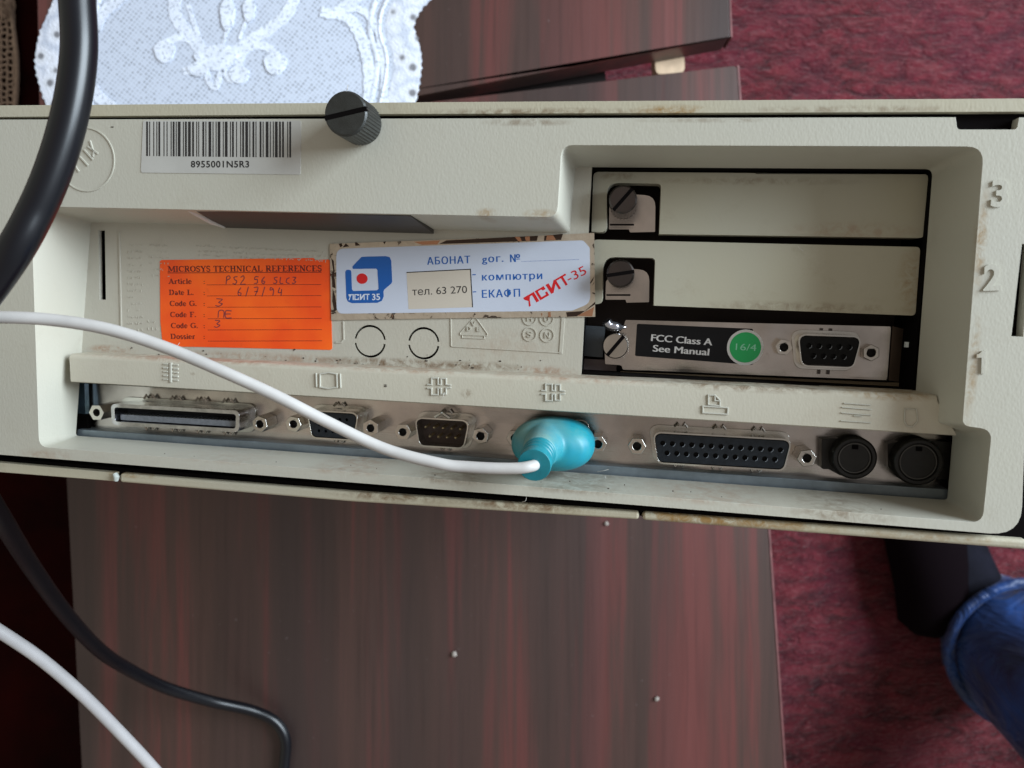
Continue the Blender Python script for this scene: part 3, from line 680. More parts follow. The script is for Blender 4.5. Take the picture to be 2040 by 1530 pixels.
# stylised letters П С И Т in a unit box (cap height 1), polygons
def psit(bm, p0, ex, ey, z1, z0, heavy=1.0):
    def P(lst, ox): add_plate(bm, [V(p0.x, p0.y, 0) + ex * (ox + a) + ey * b for a, b in lst], z1, z0)
    k = 0.16 * heavy
    P([(0, 1), (0.95, 1), (0.95, 0), (0.95 - k * 1.2, 0), (0.95 - k * 1.2, 1 - k), (0.5, 1 - k), (0.36, 0.55), (0.18, 0), (0.02, 0), (0.22, 0.5), (0.0, 0.8)], 0)
    P([(0.05, 1), (0.85, 1), (0.85, 0.68), (0.62, 0.68), (0.55, 0.84), (0.24, 0.84), (0.24, k), (0.68, k), (0.68, 0.42), (0.85, 0.42), (0.85, 0), (0.05, 0)], 1.0)
    P([(0.0, 1), (0.26, 1), (0.26, 0.45), (0.72, 1), (0.88, 1), (0.88, 0), (0.70, 0), (0.70, 0.62), (0.22, 0), (0.02, 0)], 2.02)
    P([(-0.06, 1), (0.8, 1), (0.8, 0.83), (0.52, 0.83), (0.52, 0), (0.34, 0), (0.34, 0.83), (-0.06, 0.83)], 2.98)
WINK = simple('white_print', (0.62, 0.66, 0.75), 0.4)
a0, a1, ah = q6([(515, 802), (800, 798), (515, 722)]); p0, p1, ph = L(*a0, ZB), L(*a1, ZB), L(*ah, ZB)
bm = bmesh.new(); psit(bm, p0, (p1 - p0) / 3.8, ph - p0, Z1 + .04, Z1 + .005, 1.1); link('logo_lettering', bm, WINK, ws)
b0, b1 = q6([(833, 800), (943, 797)])
fit_text('logo_lettering', '35', L(*b0, ZB), L(*b1, ZB), (ph - p0).length, Z1 + .03, WINK, ws, 0.02)
p0 = L(1054, 611.5, ZB); pe = L(1138, 563, ZB); ph = L(1043, 593.5, ZB)
bm = bmesh.new(); psit(bm, p0, (pe - p0) / 3.8, ph - p0, Z1, Zl, 1.25); link('red_lettering', bm, REDI, ws)
fit_text('red_lettering', '-35', L(1134, 563, ZB), L(1170, 545, ZB), 2.55, Z1, REDI, ws, 0.0)
bw = plate('phone_patch', LL([(811, 543), (938, 536.5), (942, 612), (815, 616)], ZB), ZW + 0.1, ZW + 0.075, BEI, ws)
bm = bmesh.new(); ribbon(bm, LL([(811, 543), (938, 536.5), (942.3, 612)], ZB), 0.28, ZW + 0.125, ZW + 0.075); link('patch_shadow_line', bm, INK, ws)
fit_text('phone_number', 'тел. 63 270', L(822.5, 588.5, ZB), L(931.5, 583.5, ZB), 2.1, ZW + 0.12, INK, ws)
def wt(s, x0, y0, x1, y1, cap, name='lettering'): fit_text(name, s, L(x0, y0, ZB), L(x1, y1, ZB), cap, ZW + 0.1, BINK, ws, 0.0, spacing=1.15); fit_text(name, s, L(x0 + .9, y0, ZB), L(x1 + .9, y1, ZB), cap, ZW + 0.104, BINK, ws, 0.0, spacing=1.15)
wt('АБОНАТ', 852, 527.5, 937, 524.5, 2.1)
wt('gог.', 961, 523, 1003, 521.5, 2.0); wt('№', 1017, 522.5, 1036, 521.5, 2.1)
wt('-', 942, 551.8, 948, 551.5, 2.0); wt('компютри', 961, 559, 1080, 556, 2.05)
wt('-', 943, 586, 949, 585.6, 2.0); wt('ЕКАФП', 961, 593.3, 1036, 591, 2.2)
bm = bmesh.new()
for k in range(46):
    p = L(1040 + k * 2.5, 521.2 - k * 0.09, ZB); add_plate(bm, circ(p, 0.1, 5), ZW + 0.1, Zl)
link('dotted_rule', bm, BINK, ws)
# foil flecks of dark around the paper edge
FD = simple('dark_foil_fleck', (0.05, 0.03, 0.022), 0.25, 0.6); FB = simple('copper_foil', (0.48, 0.24, 0.14), 0.25, 0.7); bm = bmesh.new(); bm2 = bmesh.new()
def fleck(b, pts, z=0.03): add_plate(b, LL(pts, ZB), ZW + z, ZW + 0.002)
for pts in ([(676, 486), (681, 485), (684, 490), (679, 493)], [(686, 490), (690, 485), (697, 491), (684, 493)], [(708, 483), (712, 483), (719, 489), (709, 490)], [(764, 482), (770, 481), (767, 487)],
            [(890, 479), (1010, 473), (1072, 470), (1070, 480), (890, 486), (876, 486)], [(1085, 470), (1122, 466), (1118, 478), (1084, 480)], [(661, 514), (666, 520), (668, 540), (664, 560), (662, 556), (665, 540)], [(664, 575), (669, 590), (672, 612), (676, 616), (667, 620), (663, 600)],
            [(1186, 601), (1166, 619), (1128, 622), (1130, 631), (1150, 630), (1186, 606)], [(662, 545), (668, 556), (670, 575), (663, 572)]): fleck(bm, pts)
for pts in ([(825, 482), (878, 479), (872, 487), (842, 488)], [(1026, 472), (1036, 472), (1040, 480), (1033, 481)], [(1046, 472), (1056, 471), (1056, 480), (1048, 480)], [(1090, 469), (1102, 469), (1108, 478), (1088, 479)], [(1092, 622), (1097, 621), (1098, 631), (1093, 632)], [(1078, 624), (1081, 624), (1080, 631)], [(1150, 629), (1176, 616), (1184, 611), (1180, 630)]): fleck(bm2, pts, 0.045)
link('dark_foil_fleck', bm, FD, ws)['kind'] = 'stuff'; link('copper_foil_fleck', bm2, FB, ws)['kind'] = 'stuff'

# -- rail with port symbols --------------------------------------------------------------
lt, rt, rb, lb = LL([(138, 705), (1868, 788), (1905, 868), (141, 761)], ZR)
bm = bmesh.new(); rings = []
for k in range(25):
    f = k / 24; tp = lt.lerp(rt, f); bt = lb.lerp(rb, f); jag = 0.05 * math.sin(k * 2.3); end = 1.0 if 0 < k < 24 else 0.0
    rk = 1.5
    prof = [(bt.x, bt.y, -23), (bt.x, bt.y, ZR - 0.25), (bt.x, bt.y + 0.25, ZR)]
    for q in range(5):
        a = math.pi / 2 * q / 4; prof.append((tp.x, tp.y + jag - rk + rk * math.sin(a), ZR - rk + rk * math.cos(a)))
    prof.append((tp.x, tp.y + jag, -23)); rings.append([V(*p) for p in prof])
ring_loft(bm, rings, True, True)
rail = link('symbol_rail', bm, PL_RAIL, comp, smooth=True)
def sym(name, strokes, w=0.42): emboss(name, strokes, ZR, w, 0.4, EMB, rail)
sym('bus_symbol', [[(341, 722), (341, 762)]], 0.75)
bm = bmesh.new()
for k in range(5):
    for s in (-1, 1):
        y = 726 + k * 7.6; ribbon(bm, LL([(341 + s * 5.5, y + s * 1), (341 + s * 15, y + s * 1)], ZR), 0.55 if k % 2 else 0.35, ZR + 0.4, ZR - .1)
link('bus_symbol', bm, EMB, rail, bevel=0.08, seg=1)
sym('monitor_symbol', [[(638, 745), (655, 742), (671, 745), (672, 771), (655, 774), (638, 771), (638, 745)]], 0.45)
sym('monitor_symbol', [[(630, 743), (631, 771)]], .38); sym('monitor_symbol', [[(678, 744), (679, 773)]], .38)
def wave(cx, cy):
    a = [(-24, 0), (-15, 0), (-15, -13), (-2, -13), (-2, 0), (4, 0), (4, -12), (14, -12), (14, 0), (24, 1)]
    sym('serial_symbol', [[(cx + x, cy - 3 + y) for x, y in a]], 0.42)
    sym('serial_symbol', [[(cx + x, cy + 4 - y) for x, y in a]], 0.42)
wave(875, 769); wave(1102, 781)
sym('printer_symbol', [[(1411, 806), (1411, 787), (1424, 787), (1434, 797), (1434, 808), (1411, 806)], [(1424, 787), (1424, 798), (1434, 798)]], .38)
sym('printer_symbol', [[(1400, 809), (1450, 812), (1449, 825), (1400, 822), (1400, 809)]], .42)
sym('keyboard_symbol', [[(1680, 803), (1735, 807)], [(1675, 822), (1736, 827)], [(1676, 811), (1736, 816)], [(1700, 828), (1718, 829)], [(1674, 838), (1735, 842)]], 0.25)
sym('mouse_symbol', [[(1802, 814), (1825, 815), (1828, 838), (1818, 850), (1806, 848), (1801, 838), (1802, 814)]], 0.25)

# -- port bay --------------------------------------------------------------------------------
ZPL = -27.0
plate('port_plate', LL([(176, 764), (1905, 866), (1892, 985), (174, 868)], ZPL), ZPL, ZPL - 1, PLATE, comp)
plate('lower_flange', LL([(154, 855), (1890, 975), (1887, 998), (152, 869)], -22.5), -22.5, -27.5, BLUESTEEL, comp, bevel=0.3)
bm = bmesh.new(); add_plate(bm, LL([(153, 762), (168, 763), (170, 825), (154, 824)], -24), -24, -26); link('bay_bracket', bm, simple('blue_chrome', (0.25, 0.4, 0.55), 0.12, 0.9), comp)
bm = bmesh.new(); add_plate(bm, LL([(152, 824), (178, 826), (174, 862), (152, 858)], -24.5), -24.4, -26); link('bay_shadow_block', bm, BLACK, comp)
def standoff(c, z0, z1, parent, R=2.75, rot=0.3):
    bm = bmesh.new()
    outer = [V(c.x + R * math.cos(rot + k * math.pi / 3), c.y + R * math.sin(rot + k * math.pi / 3), 0) for k in range(6)]
    add_plate(bm, outer, z1, z0, [circ(c, 1.25, 14)])
    o = link('hex_standoff', bm, NUT, parent, bevel=0.28, seg=2)
    bm = bmesh.new(); lathe(bm, [(1.3, z1 - 4), (1.3, z1 - 2.6)], 12, (c.x, c.y)); link('thread_hole', bm, HOLE, o)
    return o
def dprof(c, w, h, r=2.0, slope=0.18, flip=1, seg=5):
    """D outline: wide side up; w,h full size"""
    dx = h * slope
    p = [V(c.x - w / 2, c.y + flip * h / 2, 0), V(c.x + w / 2, c.y + flip * h / 2, 0), V(c.x + w / 2 - dx, c.y - flip * h / 2, 0), V(c.x - w / 2 + dx, c.y - flip * h / 2, 0)]
    return rpoly(p, r, seg)
def dsub(name, c, w, h, z0, z1, kind, rows, pitch, rowp, label=None, ins=DKPLUG, tabs=(), zf=None):
    """c centre (local). shell rises z0..z1"""
    bm = bmesh.new()
    add_plate(bm, dprof(c, w + 1.0, h + 1.0, 2.4), z1, z0, [dprof(c, w, h, 2.0)])
    sh = link(name, bm, BRIGHT, comp, bevel=0.22, seg=2)
    if label: sh['label'] = label
    # base flange with crimp tabs
    bm = bmesh.new(); ring = dprof(c, w + 3.2, h + 3.0, 3)
    add_plate(bm, ring, z0 + 0.7, z0 - 0.1, [dprof(c, w + 0.6, h + 0.6, 2.2)])
    link('flange', bm, BRIGHT, sh, bevel=0.3)
    for tx in tabs:
        for s in (1, -1):
            bm = bmesh.new(); yy = c.y + s * (h / 2 + 1.5)
            x = c.x + tx
            for k in (-1, 1):
                tube(bm, [V(x + k * 1.9, yy - s * .3, z0 + .9), V(x + k * 1.0, yy + s * 0.9, z0 + 1.0), V(x + k * 0.6, yy + s * 0.1, z0 + 1.0)], 0.33, 6)
            link('crimp_tab', bm, NUT, sh, smooth=True)
    npin = []
    for j, cnt in enumerate(rows):
        y = c.y + ((len(rows) - 1) / 2 - j) * rowp
        offx = 0
        for k in range(cnt): npin.append((c.x + (k - (cnt - 1) / 2) * pitch, y))
    if kind == 'male':
        bm = bmesh.new(); add_plate(bm, dprof(c, w - .02, h - .02, 2), z0 + 0.6, z0); link('insulator', bm, ins, sh)
        for x, y in npin:
            bm = bmesh.new(); lathe(bm, [(0.5, z0 + .6), (0.5, z1 - 1.8), (0.32, z1 - 1.2), (0.12, z1 - 1.0)], 10, (x, y)); link('pin', bm, GOLD, sh, smooth=True)
    else:
        bm = bmesh.new(); zi = z1 - 0.15
        add_plate(bm, dprof(c, w - .5, h - .5, 1.8), zi, z0, [circ((x, y), 0.78 if pitch > 2.5 else .5, 12) for x, y in npin], closed=False)
        link('insulator', bm, ins, sh)
        for x, y in npin:
            bm = bmesh.new(); r_ = .82 if pitch > 2.5 else .53; lathe(bm, [(r_, zi - 2.0), (r_, zi - 1.4)], 10, (x, y)); link('contact_hole', bm, HOLE, sh)
            if pitch > 2.5:
                bm = bmesh.new(); ribbon(bm, [V(x + .80 * math.cos(a), y + .80 * math.sin(a), 0) for a in [math.radians(q) for q in range(-80, 11, 15)]], 0.16, zi + 0.06, zi - .1)
                link('contact_glint', bm, simple('slate_glint', (0.2, 0.22, 0.25), 0.35) if 'slate_glint' not in bpy.data.materials else bpy.data.materials['slate_glint'], sh)  # pale arc on one side of each hole paints a highlight
    return sh
ZN = -19.5
def mid(a, b, z): return (L(*a, z) + L(*b, z)) / 2
# wide 60-contact port
cf = L(347.5, 832.5, -18.5); w = (L(476, 840, -18.5) - L(219, 826, -18.5)).length; h = (L(347, 811, -18.5) - L(347, 854, -18.5)).length
sh = None
bm = bmesh.new(); add_plate(bm, dprof(cf, w, h, 1.9, 0.05), -18.5, ZPL, [dprof(cf, w - 2.6, h - 2.4, 1.0, 0.05)])
wide = link('wide_port', bm, simple('polished_nickel', (0.50, 0.49, 0.50), 0.10, 1.0, var=0.25, vs=0.3), comp, bevel=0.7, seg=3)
bm = bmesh.new(); add_plate(bm, dprof(cf, w + 3.4, h + 2.6, 3, .05), ZPL + 1.1, ZPL, [dprof(cf, w - .4, h - .4, 1.5, .05)]); link('flange', bm, BRIGHT, wide, bevel=0.4)
bm = bmesh.new(); add_plate(bm, dprof(cf, w - 2.7, h - 2.5, 1, .05), -25, ZPL); link('insulator', bm, DKPLUG, wide)
bm = bmesh.new(); add_plate(bm, dprof(cf + V(0, -h * 0.16, 0), w - 4.5, h * 0.26, .4, .02), -20.2, ZPL); link('contact_tongue', bm, simple('grey_tongue', (0.16, 0.17, 0.19), 0.35, var=.2, vs=1), wide)
bm = bmesh.new()
nn = 30
for k in range(nn):
    x = cf.x + (k - (nn - 1) / 2) * (w - 7) / nn; box(bm, x - .28, cf.y - h * .05, -22.5, x + .28, cf.y + h * .02, -20.4)
link('contact_comb', bm, simple('dark_contact', (0.03, 0.03, 0.03), 0.3, .5), wide)
for tx in (-13.5, -4, 5, 14.5):
    for s in (1, -1):
        bm = bmesh.new(); yy = cf.y + s * (h / 2 + 1.3)
        for k in (-1, 1): tube(bm, [V(cf.x + tx + k * 2.1, yy - s * .2, ZPL + 1.1), V(cf.x + tx + k * 1.2, yy + s * 1.1, ZPL + 1.2), V(cf.x + tx + k * 0.7, yy + s * .1, ZPL + 1.2)], 0.35, 6)
        link('crimp_tab', bm, NUT, wide, smooth=True)
for x, y in ((192, 822), (517, 845)): standoff(L(x, y, ZN), ZPL, ZN, wide, rot=random.random())
c = mid((584, 845), (738, 853), ZN); c = V(c.x, c.y, 0)
vga = dsub('monitor_port', c + V(0, 0.1, 0), 16.4, 8.2, ZPL, -20.3, 'female', [5, 5, 5], 2.29, 2.0, 'silver monitor port half hidden under the white cord', BLUPLUG, (0,))
for p in ((584, 845), (738, 853)): standoff(L(*p, ZN), ZPL, ZN, vga, rot=random.random())
c = mid((802, 861), (957, 869), ZN); c = V(c.x, c.y, 0)
ser_ = dsub('serial_port', c + V(0, 0.2, 0), 16.6, 8.2, ZPL, -20.0, 'male', [5, 4], 2.76, 2.84, 'open nine pin serial port between monitor port and teal plug', simple('brown_insulator', (0.035, 0.016, 0.01), 0.4), (0,))
for p in ((802, 861), (957, 869)): standoff(L(*p, ZN), ZPL, ZN, ser_, rot=random.random())
bm = bmesh.new(); tube(bm, spline([V(c.x - 2.3, c.y + 5.1, -20.2), V(c.x - 0.6, c.y + 6.3, -20), V(c.x, c.y + 6.9, -20.4), V(c.x + .7, c.y + 6.2, -20), V(c.x + 2.4, c.y + 5.1, -20.2)], 4), 0.45, 8); link('bent_lug', bm, BRIGHT, ser_, smooth=True)
c = mid((1026, 873), (1191, 885), ZN); c = V(c.x, c.y, 0)
ms = dsub('serial_port', c, 16.6, 8.2, ZPL, -22, 'male', [5, 4], 2.76, 2.84, 'serial port hidden under the teal plug', DKPLUG)
for p in ((1026, 873), (1191, 885)): standoff(L(*p, ZN), ZPL, ZN, ms, rot=0.1)
c = mid((1269, 889), (1608, 913), ZN); c = V(c.x, c.y, 0)
par = dsub('printer_port', c + V(0, 0.2, 0), 38.6, 8.6, ZPL, -19.6, 'female', [13, 12], 2.77, 2.84, 'wide twenty five hole printer port', BLUPLUG, (-11.2, 0, 11.2))
for p in ((1269, 889), (1608, 913)): standoff(L(*p, ZN), ZPL, ZN, par, rot=random.random())
# round DIN sockets
def din(cx, cy, R, blk, z1=-19.5, extra=None, lab=None):
    c = L(cx, cy, z1); c = V(c.x, c.y, 0); bm = bmesh.new()
    lathe(bm, [(R, ZPL), (R, z1 - .5), (R - .5, z1), (R - 1.3, z1), (R - 1.6, z1 - 0.6)], 40, (c.x, c.y))
    o = link('round_socket', bm, DIN, comp, smooth=True)
    if lab: o['label'] = lab
    bm = bmesh.new(); ribbon(bm, circ(c, R - 1.9, 36), 0.25, z1 - .25, z1 - 2, True); link('socket_ring', bm, simple('worn_ring', (0.06, 0.055, 0.05), 0.4), o)
    bm = bmesh.new(); add_plate(bm, rpoly([L(x, y, ZPL + 3) for x, y in blk], 0.6, 2), ZPL + 3.5, ZPL); link('socket_block', bm, DIN, o, bevel=.3)
    bm = bmesh.new(); add_plate(bm, circ(c, R - 2.1, 30), z1 - .9, z1 - 1.2, [circ((c.x + (R - 4.3) * math.cos(math.radians(a)), c.y + (R - 4.3) * math.sin(math.radians(a))), .5, 8) for a in (30, 80, 130, 210, 270, 330)]); link('socket_face', bm, simple('socket_face_plastic', (0.016, 0.014, 0.013), .45, var=.3, vs=.5), o)
    bm = bmesh.new(); box(bm, c.x - .8, c.y + R - 3.6, z1 - .9, c.x + .8, c.y + R - 2.4, z1 - .35); link('socket_key', bm, BLACK, o)
din(1703, 913, 6.1, [(1636, 874), (1684, 872), (1690, 950), (1672, 946), (1650, 934), (1636, 934)], lab='left round black keyboard socket')
din(1830, 921, 6.7, [(1767, 884), (1800, 876), (1898, 880), (1890, 955), (1800, 950), (1768, 930)], lab='right round black mouse socket at the panel corner')

# -- expansion slots ---------------------------------------------------------------------------
def slotcover(name, px, lab, screwpx, sa, notchpx, zc=-24.5):
    pts = LL(px, zc); o = plate(name, rpoly(pts, [1.6, 1.2, 1.2, 0, 1.2, 3.4, 3.0, 0.3], 4), zc, zc - 5, PL_COVER, comp, bevel=0.45, seg=2)
    o['label'] = lab
    x0, y0, x1, y1 = notchpx; zb = zc - 5.0
    bm = bmesh.new(); add_plate(bm, rpoly(LL([(x0 + 5, y0 + 48), (x0 + 34, y0 + 22), (x1 - 10, y0 + 26), (x1 - 11, y1 - 8), (x0 + 46, y1 - 7), (x0 + 44, y1 - 13), (x0 + 4, y1 - 13)], zb), [1, 1, 3.5, .3, .3, .3, .3], 4), zb, zb - .8); link('screw_bracket', bm, PLATE, o, bevel=.2)
    bm = bmesh.new(); add_plate(bm, LL([(x0 + 6, y1 - 24), (x0 + 54, y1 - 24), (x0 + 54, y1 - 20.5), (x0 + 6, y1 - 20.5)], zb), zb + .05, zb - .5); link('bracket_slit', bm, BLACK, o)
    c = L(*screwpx, -14.5); c = V(c.x, c.y, 0)
    knurled('screw', c, zb + .1, -14.5, 3.95, 26, SCREW, o, sa, 1.05, 1.2, .5)
    return o
slotcover('slot_cover', [(1182, 342), (1850, 347), (1841, 474), (1313, 466.5), (1317, 366), (1209, 364), (1209, 464), (1178, 462)][::1], 'topmost blank beige slot cover beside the number 3',
          (1241, 397), math.radians(50), (1209, 364, 1316, 470))
slotcover('slot_cover', [(1180, 477), (1834, 492), (1824, 629), (1302, 609), (1305, 514), (1202, 512), (1200, 607), (1172, 605)], 'lower blank beige slot cover beside the number 2',
          (1236, 545), math.radians(10), (1202, 512, 1304, 610))
# network card
ZC = -31.0
card = plate('adapter_card', rpoly(LL([(1246, 637), (1776, 650), (1768, 758), (1240, 737), (1238, 728), (1205, 726), (1204, 690), (1240, 655)], ZC), .6, 2), ZC, ZC - 1, PLATE, comp, bevel=0.2)
plate('bracket_end', LL([(1778, 650), (1822, 660), (1816, 764), (1770, 758)], ZC - 2.5), ZC - 2.5, ZC - 3.5, brushed('brown_steel', (0.20, 0.15, 0.11), .35), comp)
card['label'] = 'steel network card plate in the lowest slot beside the number 1'
bm = bmesh.new(); add_plate(bm, LL([(1150, 648), (1206, 651), (1200, 712), (1150, 708)], -33), -33, -36); link('slot_rail', bm, simple('slate_rail', (0.07, 0.085, 0.10), 0.35, 0.3), comp)
bm = bmesh.new(); add_plate(bm, LL([(1150, 714), (1228, 718), (1228, 748), (1150, 742)], -35), -35, -37); link('slot_rail', bm, simple('dull_rail', (0.16, 0.13, 0.13), 0.4, 0.5), comp)
bm = bmesh.new(); add_plate(bm, LL([(1236, 740), (1818, 764), (1816, 792), (1236, 760)], -33), -33, -37); link('slot_rail', bm, simple('brown_rail', (0.20, 0.15, 0.09), 0.5, 0.3), comp)
bm = bmesh.new(); c = L(1226, 689, -28); knurled('card_screw', V(c.x, c.y, 0), ZC + .1, -27.6, 3.9, 30, NUT, card, math.radians(52), 1.1, 1.2, .3)
bm = bmesh.new(); pts = spline([L(1208, 640, -27), L(1214, 648, -27.5), L(1228, 651, -28), L(1246, 652, -29)], 4); tube(bm, pts, [1.5] * (len(pts) - 4) + [1.2, .8, .5, .4], 10)
link('spring_clip', bm, simple('polished_clip', (0.5, 0.5, 0.55), 0.15, .9), card, smooth=True)
lab = plate('black_label', rpoly(LL([(1269, 645), (1500, 655), (1500, 727), (1265, 709)], ZC), .5, 3), ZC + .2, ZC + .03, simple('black_label_film', (0.006, 0.005, 0.005), 0.6, spec=0.15), card)
WHT = simple('label_white_print', (0.50, 0.47, 0.44), 0.45)
for dx in (0, 1.4):
    fit_text('label_lettering', 'FCC Class A', L(1296.5 + dx, 679, ZC), L(1417 + dx, 688, ZC), 2.0, ZC + .23 + dx * .004, WHT, lab)
    fit_text('label_lettering', 'See Manual', L(1300 + dx, 700, ZC), L(1411 + dx, 708, ZC), 2.0, ZC + .23 + dx * .004, WHT, lab)
c = L(1484.5, 692, ZC); R = (L(1521.5, 692, ZC) - c).length
bm = bmesh.new(); add_plate(bm, circ(c, R, 40), ZC + .34, ZC + .21); dot = link('round_sticker', bm, simple('sticker_ring', (0.50, 0.47, 0.43), 0.5), card)
bm = bmesh.new(); add_plate(bm, circ(c, R * .85, 40), ZC + .37, ZC + .345); link('green_disc', bm, simple('green_print', (0.008, 0.30, 0.075), 0.4), dot)
fit_text('disc_lettering', '16/4', L(1465, 697, ZC), L(1506, 699, ZC), 1.95, ZC + .39, simple('pale_green_print', (0.22, 0.50, 0.32), .5), dot, 0.0)
c = mid((1560, 692), (1735, 703), -28); c = V(c.x, c.y, 0)
nw = dsub('network_port', c + V(0, -.2, 0), 17.0, 8.6, ZC, -25.5, 'female', [5, 4], 2.77, 2.84, 'nine hole network port on the card with green sticker', simple('very_dark_insulator', (0.006, 0.006, 0.006), .5, spec=.15))
for p in ((1562, 692), (1736, 703)): standoff(L(*p, -28), ZC, -28, nw, 2.5, rot=random.random())
for (x, y) in ((1645, 658), (1640, 741)):
    bm = bmesh.new(); p = L(x, y, ZC)
    for k in (-1, 1): box(bm, p.x + k * 1.3 - .4, p.y - .6, ZC, p.x + k * 1.3 + .4, p.y + .6, ZC + .6)
    link('crimp_tab', bm, SCREW, nw)
bm = bmesh.new()
for k in range(2):
    p = L(1807 + k * 11, 687, -27); box(bm, p.x - .45, p.y - .7, -28, p.x + .45, p.y + .8, -27)
link('white_contact', bm, simple('white_contact', (.7, .75, .75), .4), comp)
# slot digits on the right column
for ch, x0, y0, x1, cap in (('3', 1972, 411, 2006, 6.0), ('2', 1957, 578, 1992, 6.0)):
    fit_text('slot_number', ch, L(x0, y0), L(x1, y0 - 1), cap, -0.02, PL, comp, 0.025, 0.5)
bm = bmesh.new(); add_plate(bm, LL([(1944, 706), (1950, 704), (1955, 699), (1963, 698), (1961, 744), (1953, 744), (1954, 712), (1944, 713)]), 0.5, -0.05); link('slot_number', bm, PL, comp)

# ============================================================ TEAL PLUG AND WHITE CORD
tealm, t, b = newmat('teal_moulded_plastic')
v = coords(t); n = noise(t, v, 0.12, 4, 0.6); 
cc = ramp(t, n, [(0.40, (0.004, 0.25, 0.34)), (0.60, (0.02, 0.27, 0.32)), (0.80, (0.12, 0.32, 0.32))])
_q = L(1066, 862, -8); mp = N(t, 'ShaderNodeMapping'); mp.inputs['Location'].default_value = (-_q.x / 11, -_q.y / 8, 0); mp.inputs['Scale'].default_value = (1 / 11, 1 / 8, 0)
t.links.new(v, mp.inputs[0]); ln = N(t, 'ShaderNodeVectorMath'); ln.operation = 'LENGTH'; t.links.new(mp.outputs[0], ln.inputs[0])
cc = mix(t, math_(t, 'MULTIPLY', ramp(t, ln.outputs['Value'], [(0.3, (1, 1, 1)), (1.0, (0, 0, 0))]), ramp(t, n, [(0.2, (.3,) * 3), (0.7, (.9,) * 3)])), cc, (0.20, 0.31, 0.27))   # dust settled on the hood
t.links.new(cc, b.inputs['Base Color']); b.inputs['Roughness'].default_value = 0.45; b.inputs['Subsurface Weight'].default_value = 0.08
b.inputs['Subsurface Radius'].default_value = (0.001, 0.003, 0.004)
TEAL2 = simple('deep_teal_plastic', (0.006, 0.19, 0.235), 0.42, var=.2, vs=.2)
CORD = simple('off_white_cord', (0.45, 0.43, 0.41), 0.5, var=0.16, vs=0.05)
plug = empty('mouse_plug', ROOT_M)
tag(plug, 'teal moulded serial plug with a white cord, plugged into the port row', 'plug')
bm = bmesh.new()
hc = L(1102, 884, -14)
def sec(cx, cy, a, b_, z, p=2.2, n=36):
    out = []
    for k in range(n):
        th = 2 * math.pi * k / n; ct, st = math.cos(th), math.sin(th)
        out.append(V(cx + a * abs(ct) ** (2 / p) * (1 if ct > 0 else -1), cy + b_ * abs(st) ** (2 / p) * (1 if st > 0 else -1), z))
    return out
ring_loft(bm, [sec(hc.x, hc.y, a, b_, z) for a, b_, z in ((11.4, 6.9, -22), (12.0, 7.4, -19), (12.2, 7.7, -15), (12.1, 7.6, -11.5), (11.2, 6.9, -8.6), (9.2, 5.5, -6.4), (6, 3.6, -5.0), (2.5, 1.5, -4.5))], True, True)
pa = L(1084, 886, -7); pb = L(1074, 903, 4.0)
tube(bm, [pa + V(0.4, 1.0, -6), pa, (pa + pb) / 2, pb], [6.0, 5.7, 5.3, 4.7], 24)
o = link('plug_body', bm, tealm, plug, smooth=True)
rm = o.modifiers.new('fuse', 'REMESH'); rm.mode = 'VOXEL'; rm.voxel_size = 0.45; rm.use_smooth_shade = True
sm = o.modifiers.new('soften', 'SMOOTH'); sm.factor = 0.5; sm.iterations = 16
# strain relief with ribs
pe = L(1064, 927, 12.5)
bm = bmesh.new(); steps = 21; ps, rs = [], []
for k in range(steps):
    s = k / (steps - 1); ps.append(pb.lerp(pe, s) + (pb - pe) * 0.12 * (1 - s)); rs.append((4.65 - 0.35 * s) * (1.0 if (k // 2) % 2 else 0.93) if s < 0.72 else 4.5 - .1 * s)
tube(bm, ps, rs, 28); link('strain_relief', bm, TEAL2, plug, smooth=True, bevel=0.15)
cps = [(1070, 922, 7), (1064, 927, 12.6), (1053, 930, 14.6), (1030, 933, 15.4), (988, 933, 16), (932, 930, 17), (878, 924, 18.5), (769, 895, 21), (659, 844, 24.5), (549, 788, 29), (439, 738, 33), (329, 692, 36), (220, 657, 39), (110, 638, 42), (0, 632, 45), (-120, 636, 47), (-400, 700, 40), (-620, 820, -20), (-760, 900, -180), (-800, 900, -370)]
pts = spline([L(*p) for p in cps], 8)
bm = bmesh.new(); tube(bm, pts, 1.5, 18); link('cord', bm, CORD, plug, smooth=True)

# ============================================================ CABLES
BLKC = simple('black_cable_rubber', (0.0035, 0.004, 0.0065), 0.34, var=.15, vs=8, spec=0.42)
def cable(name, pts, r, mat, label):
    P = spline([T(x, y, z) for x, y, z in pts], 10); bm = bmesh.new(); tube(bm, P, r, 20); o = link(name, bm, mat, None, smooth=True); return tag(o, label, 'cable')
zb = HC - 0.166
cable('power_cable', [(60, -900, .006), (100, -640, .006), (120, -520, .06), (138, -380, .25), (148, -260, zb - .02), (152, -60, zb), (154, 0, zb), (157.5, 100, zb), (144, 206, zb), (117, 309, zb), (76, 412, zb), (14, 522, zb), (-90, 660, zb - .01), (-260, 860, zb - .05), (-560, 1100, .25), (-800, 1150, -.1), (-900, 1180, ZF + .006), (-1300, 1300, ZF + .006)], 0.0037, BLKC, 'thick black cable curving close over the top left corner of the computer')
def za(f): return HC - f
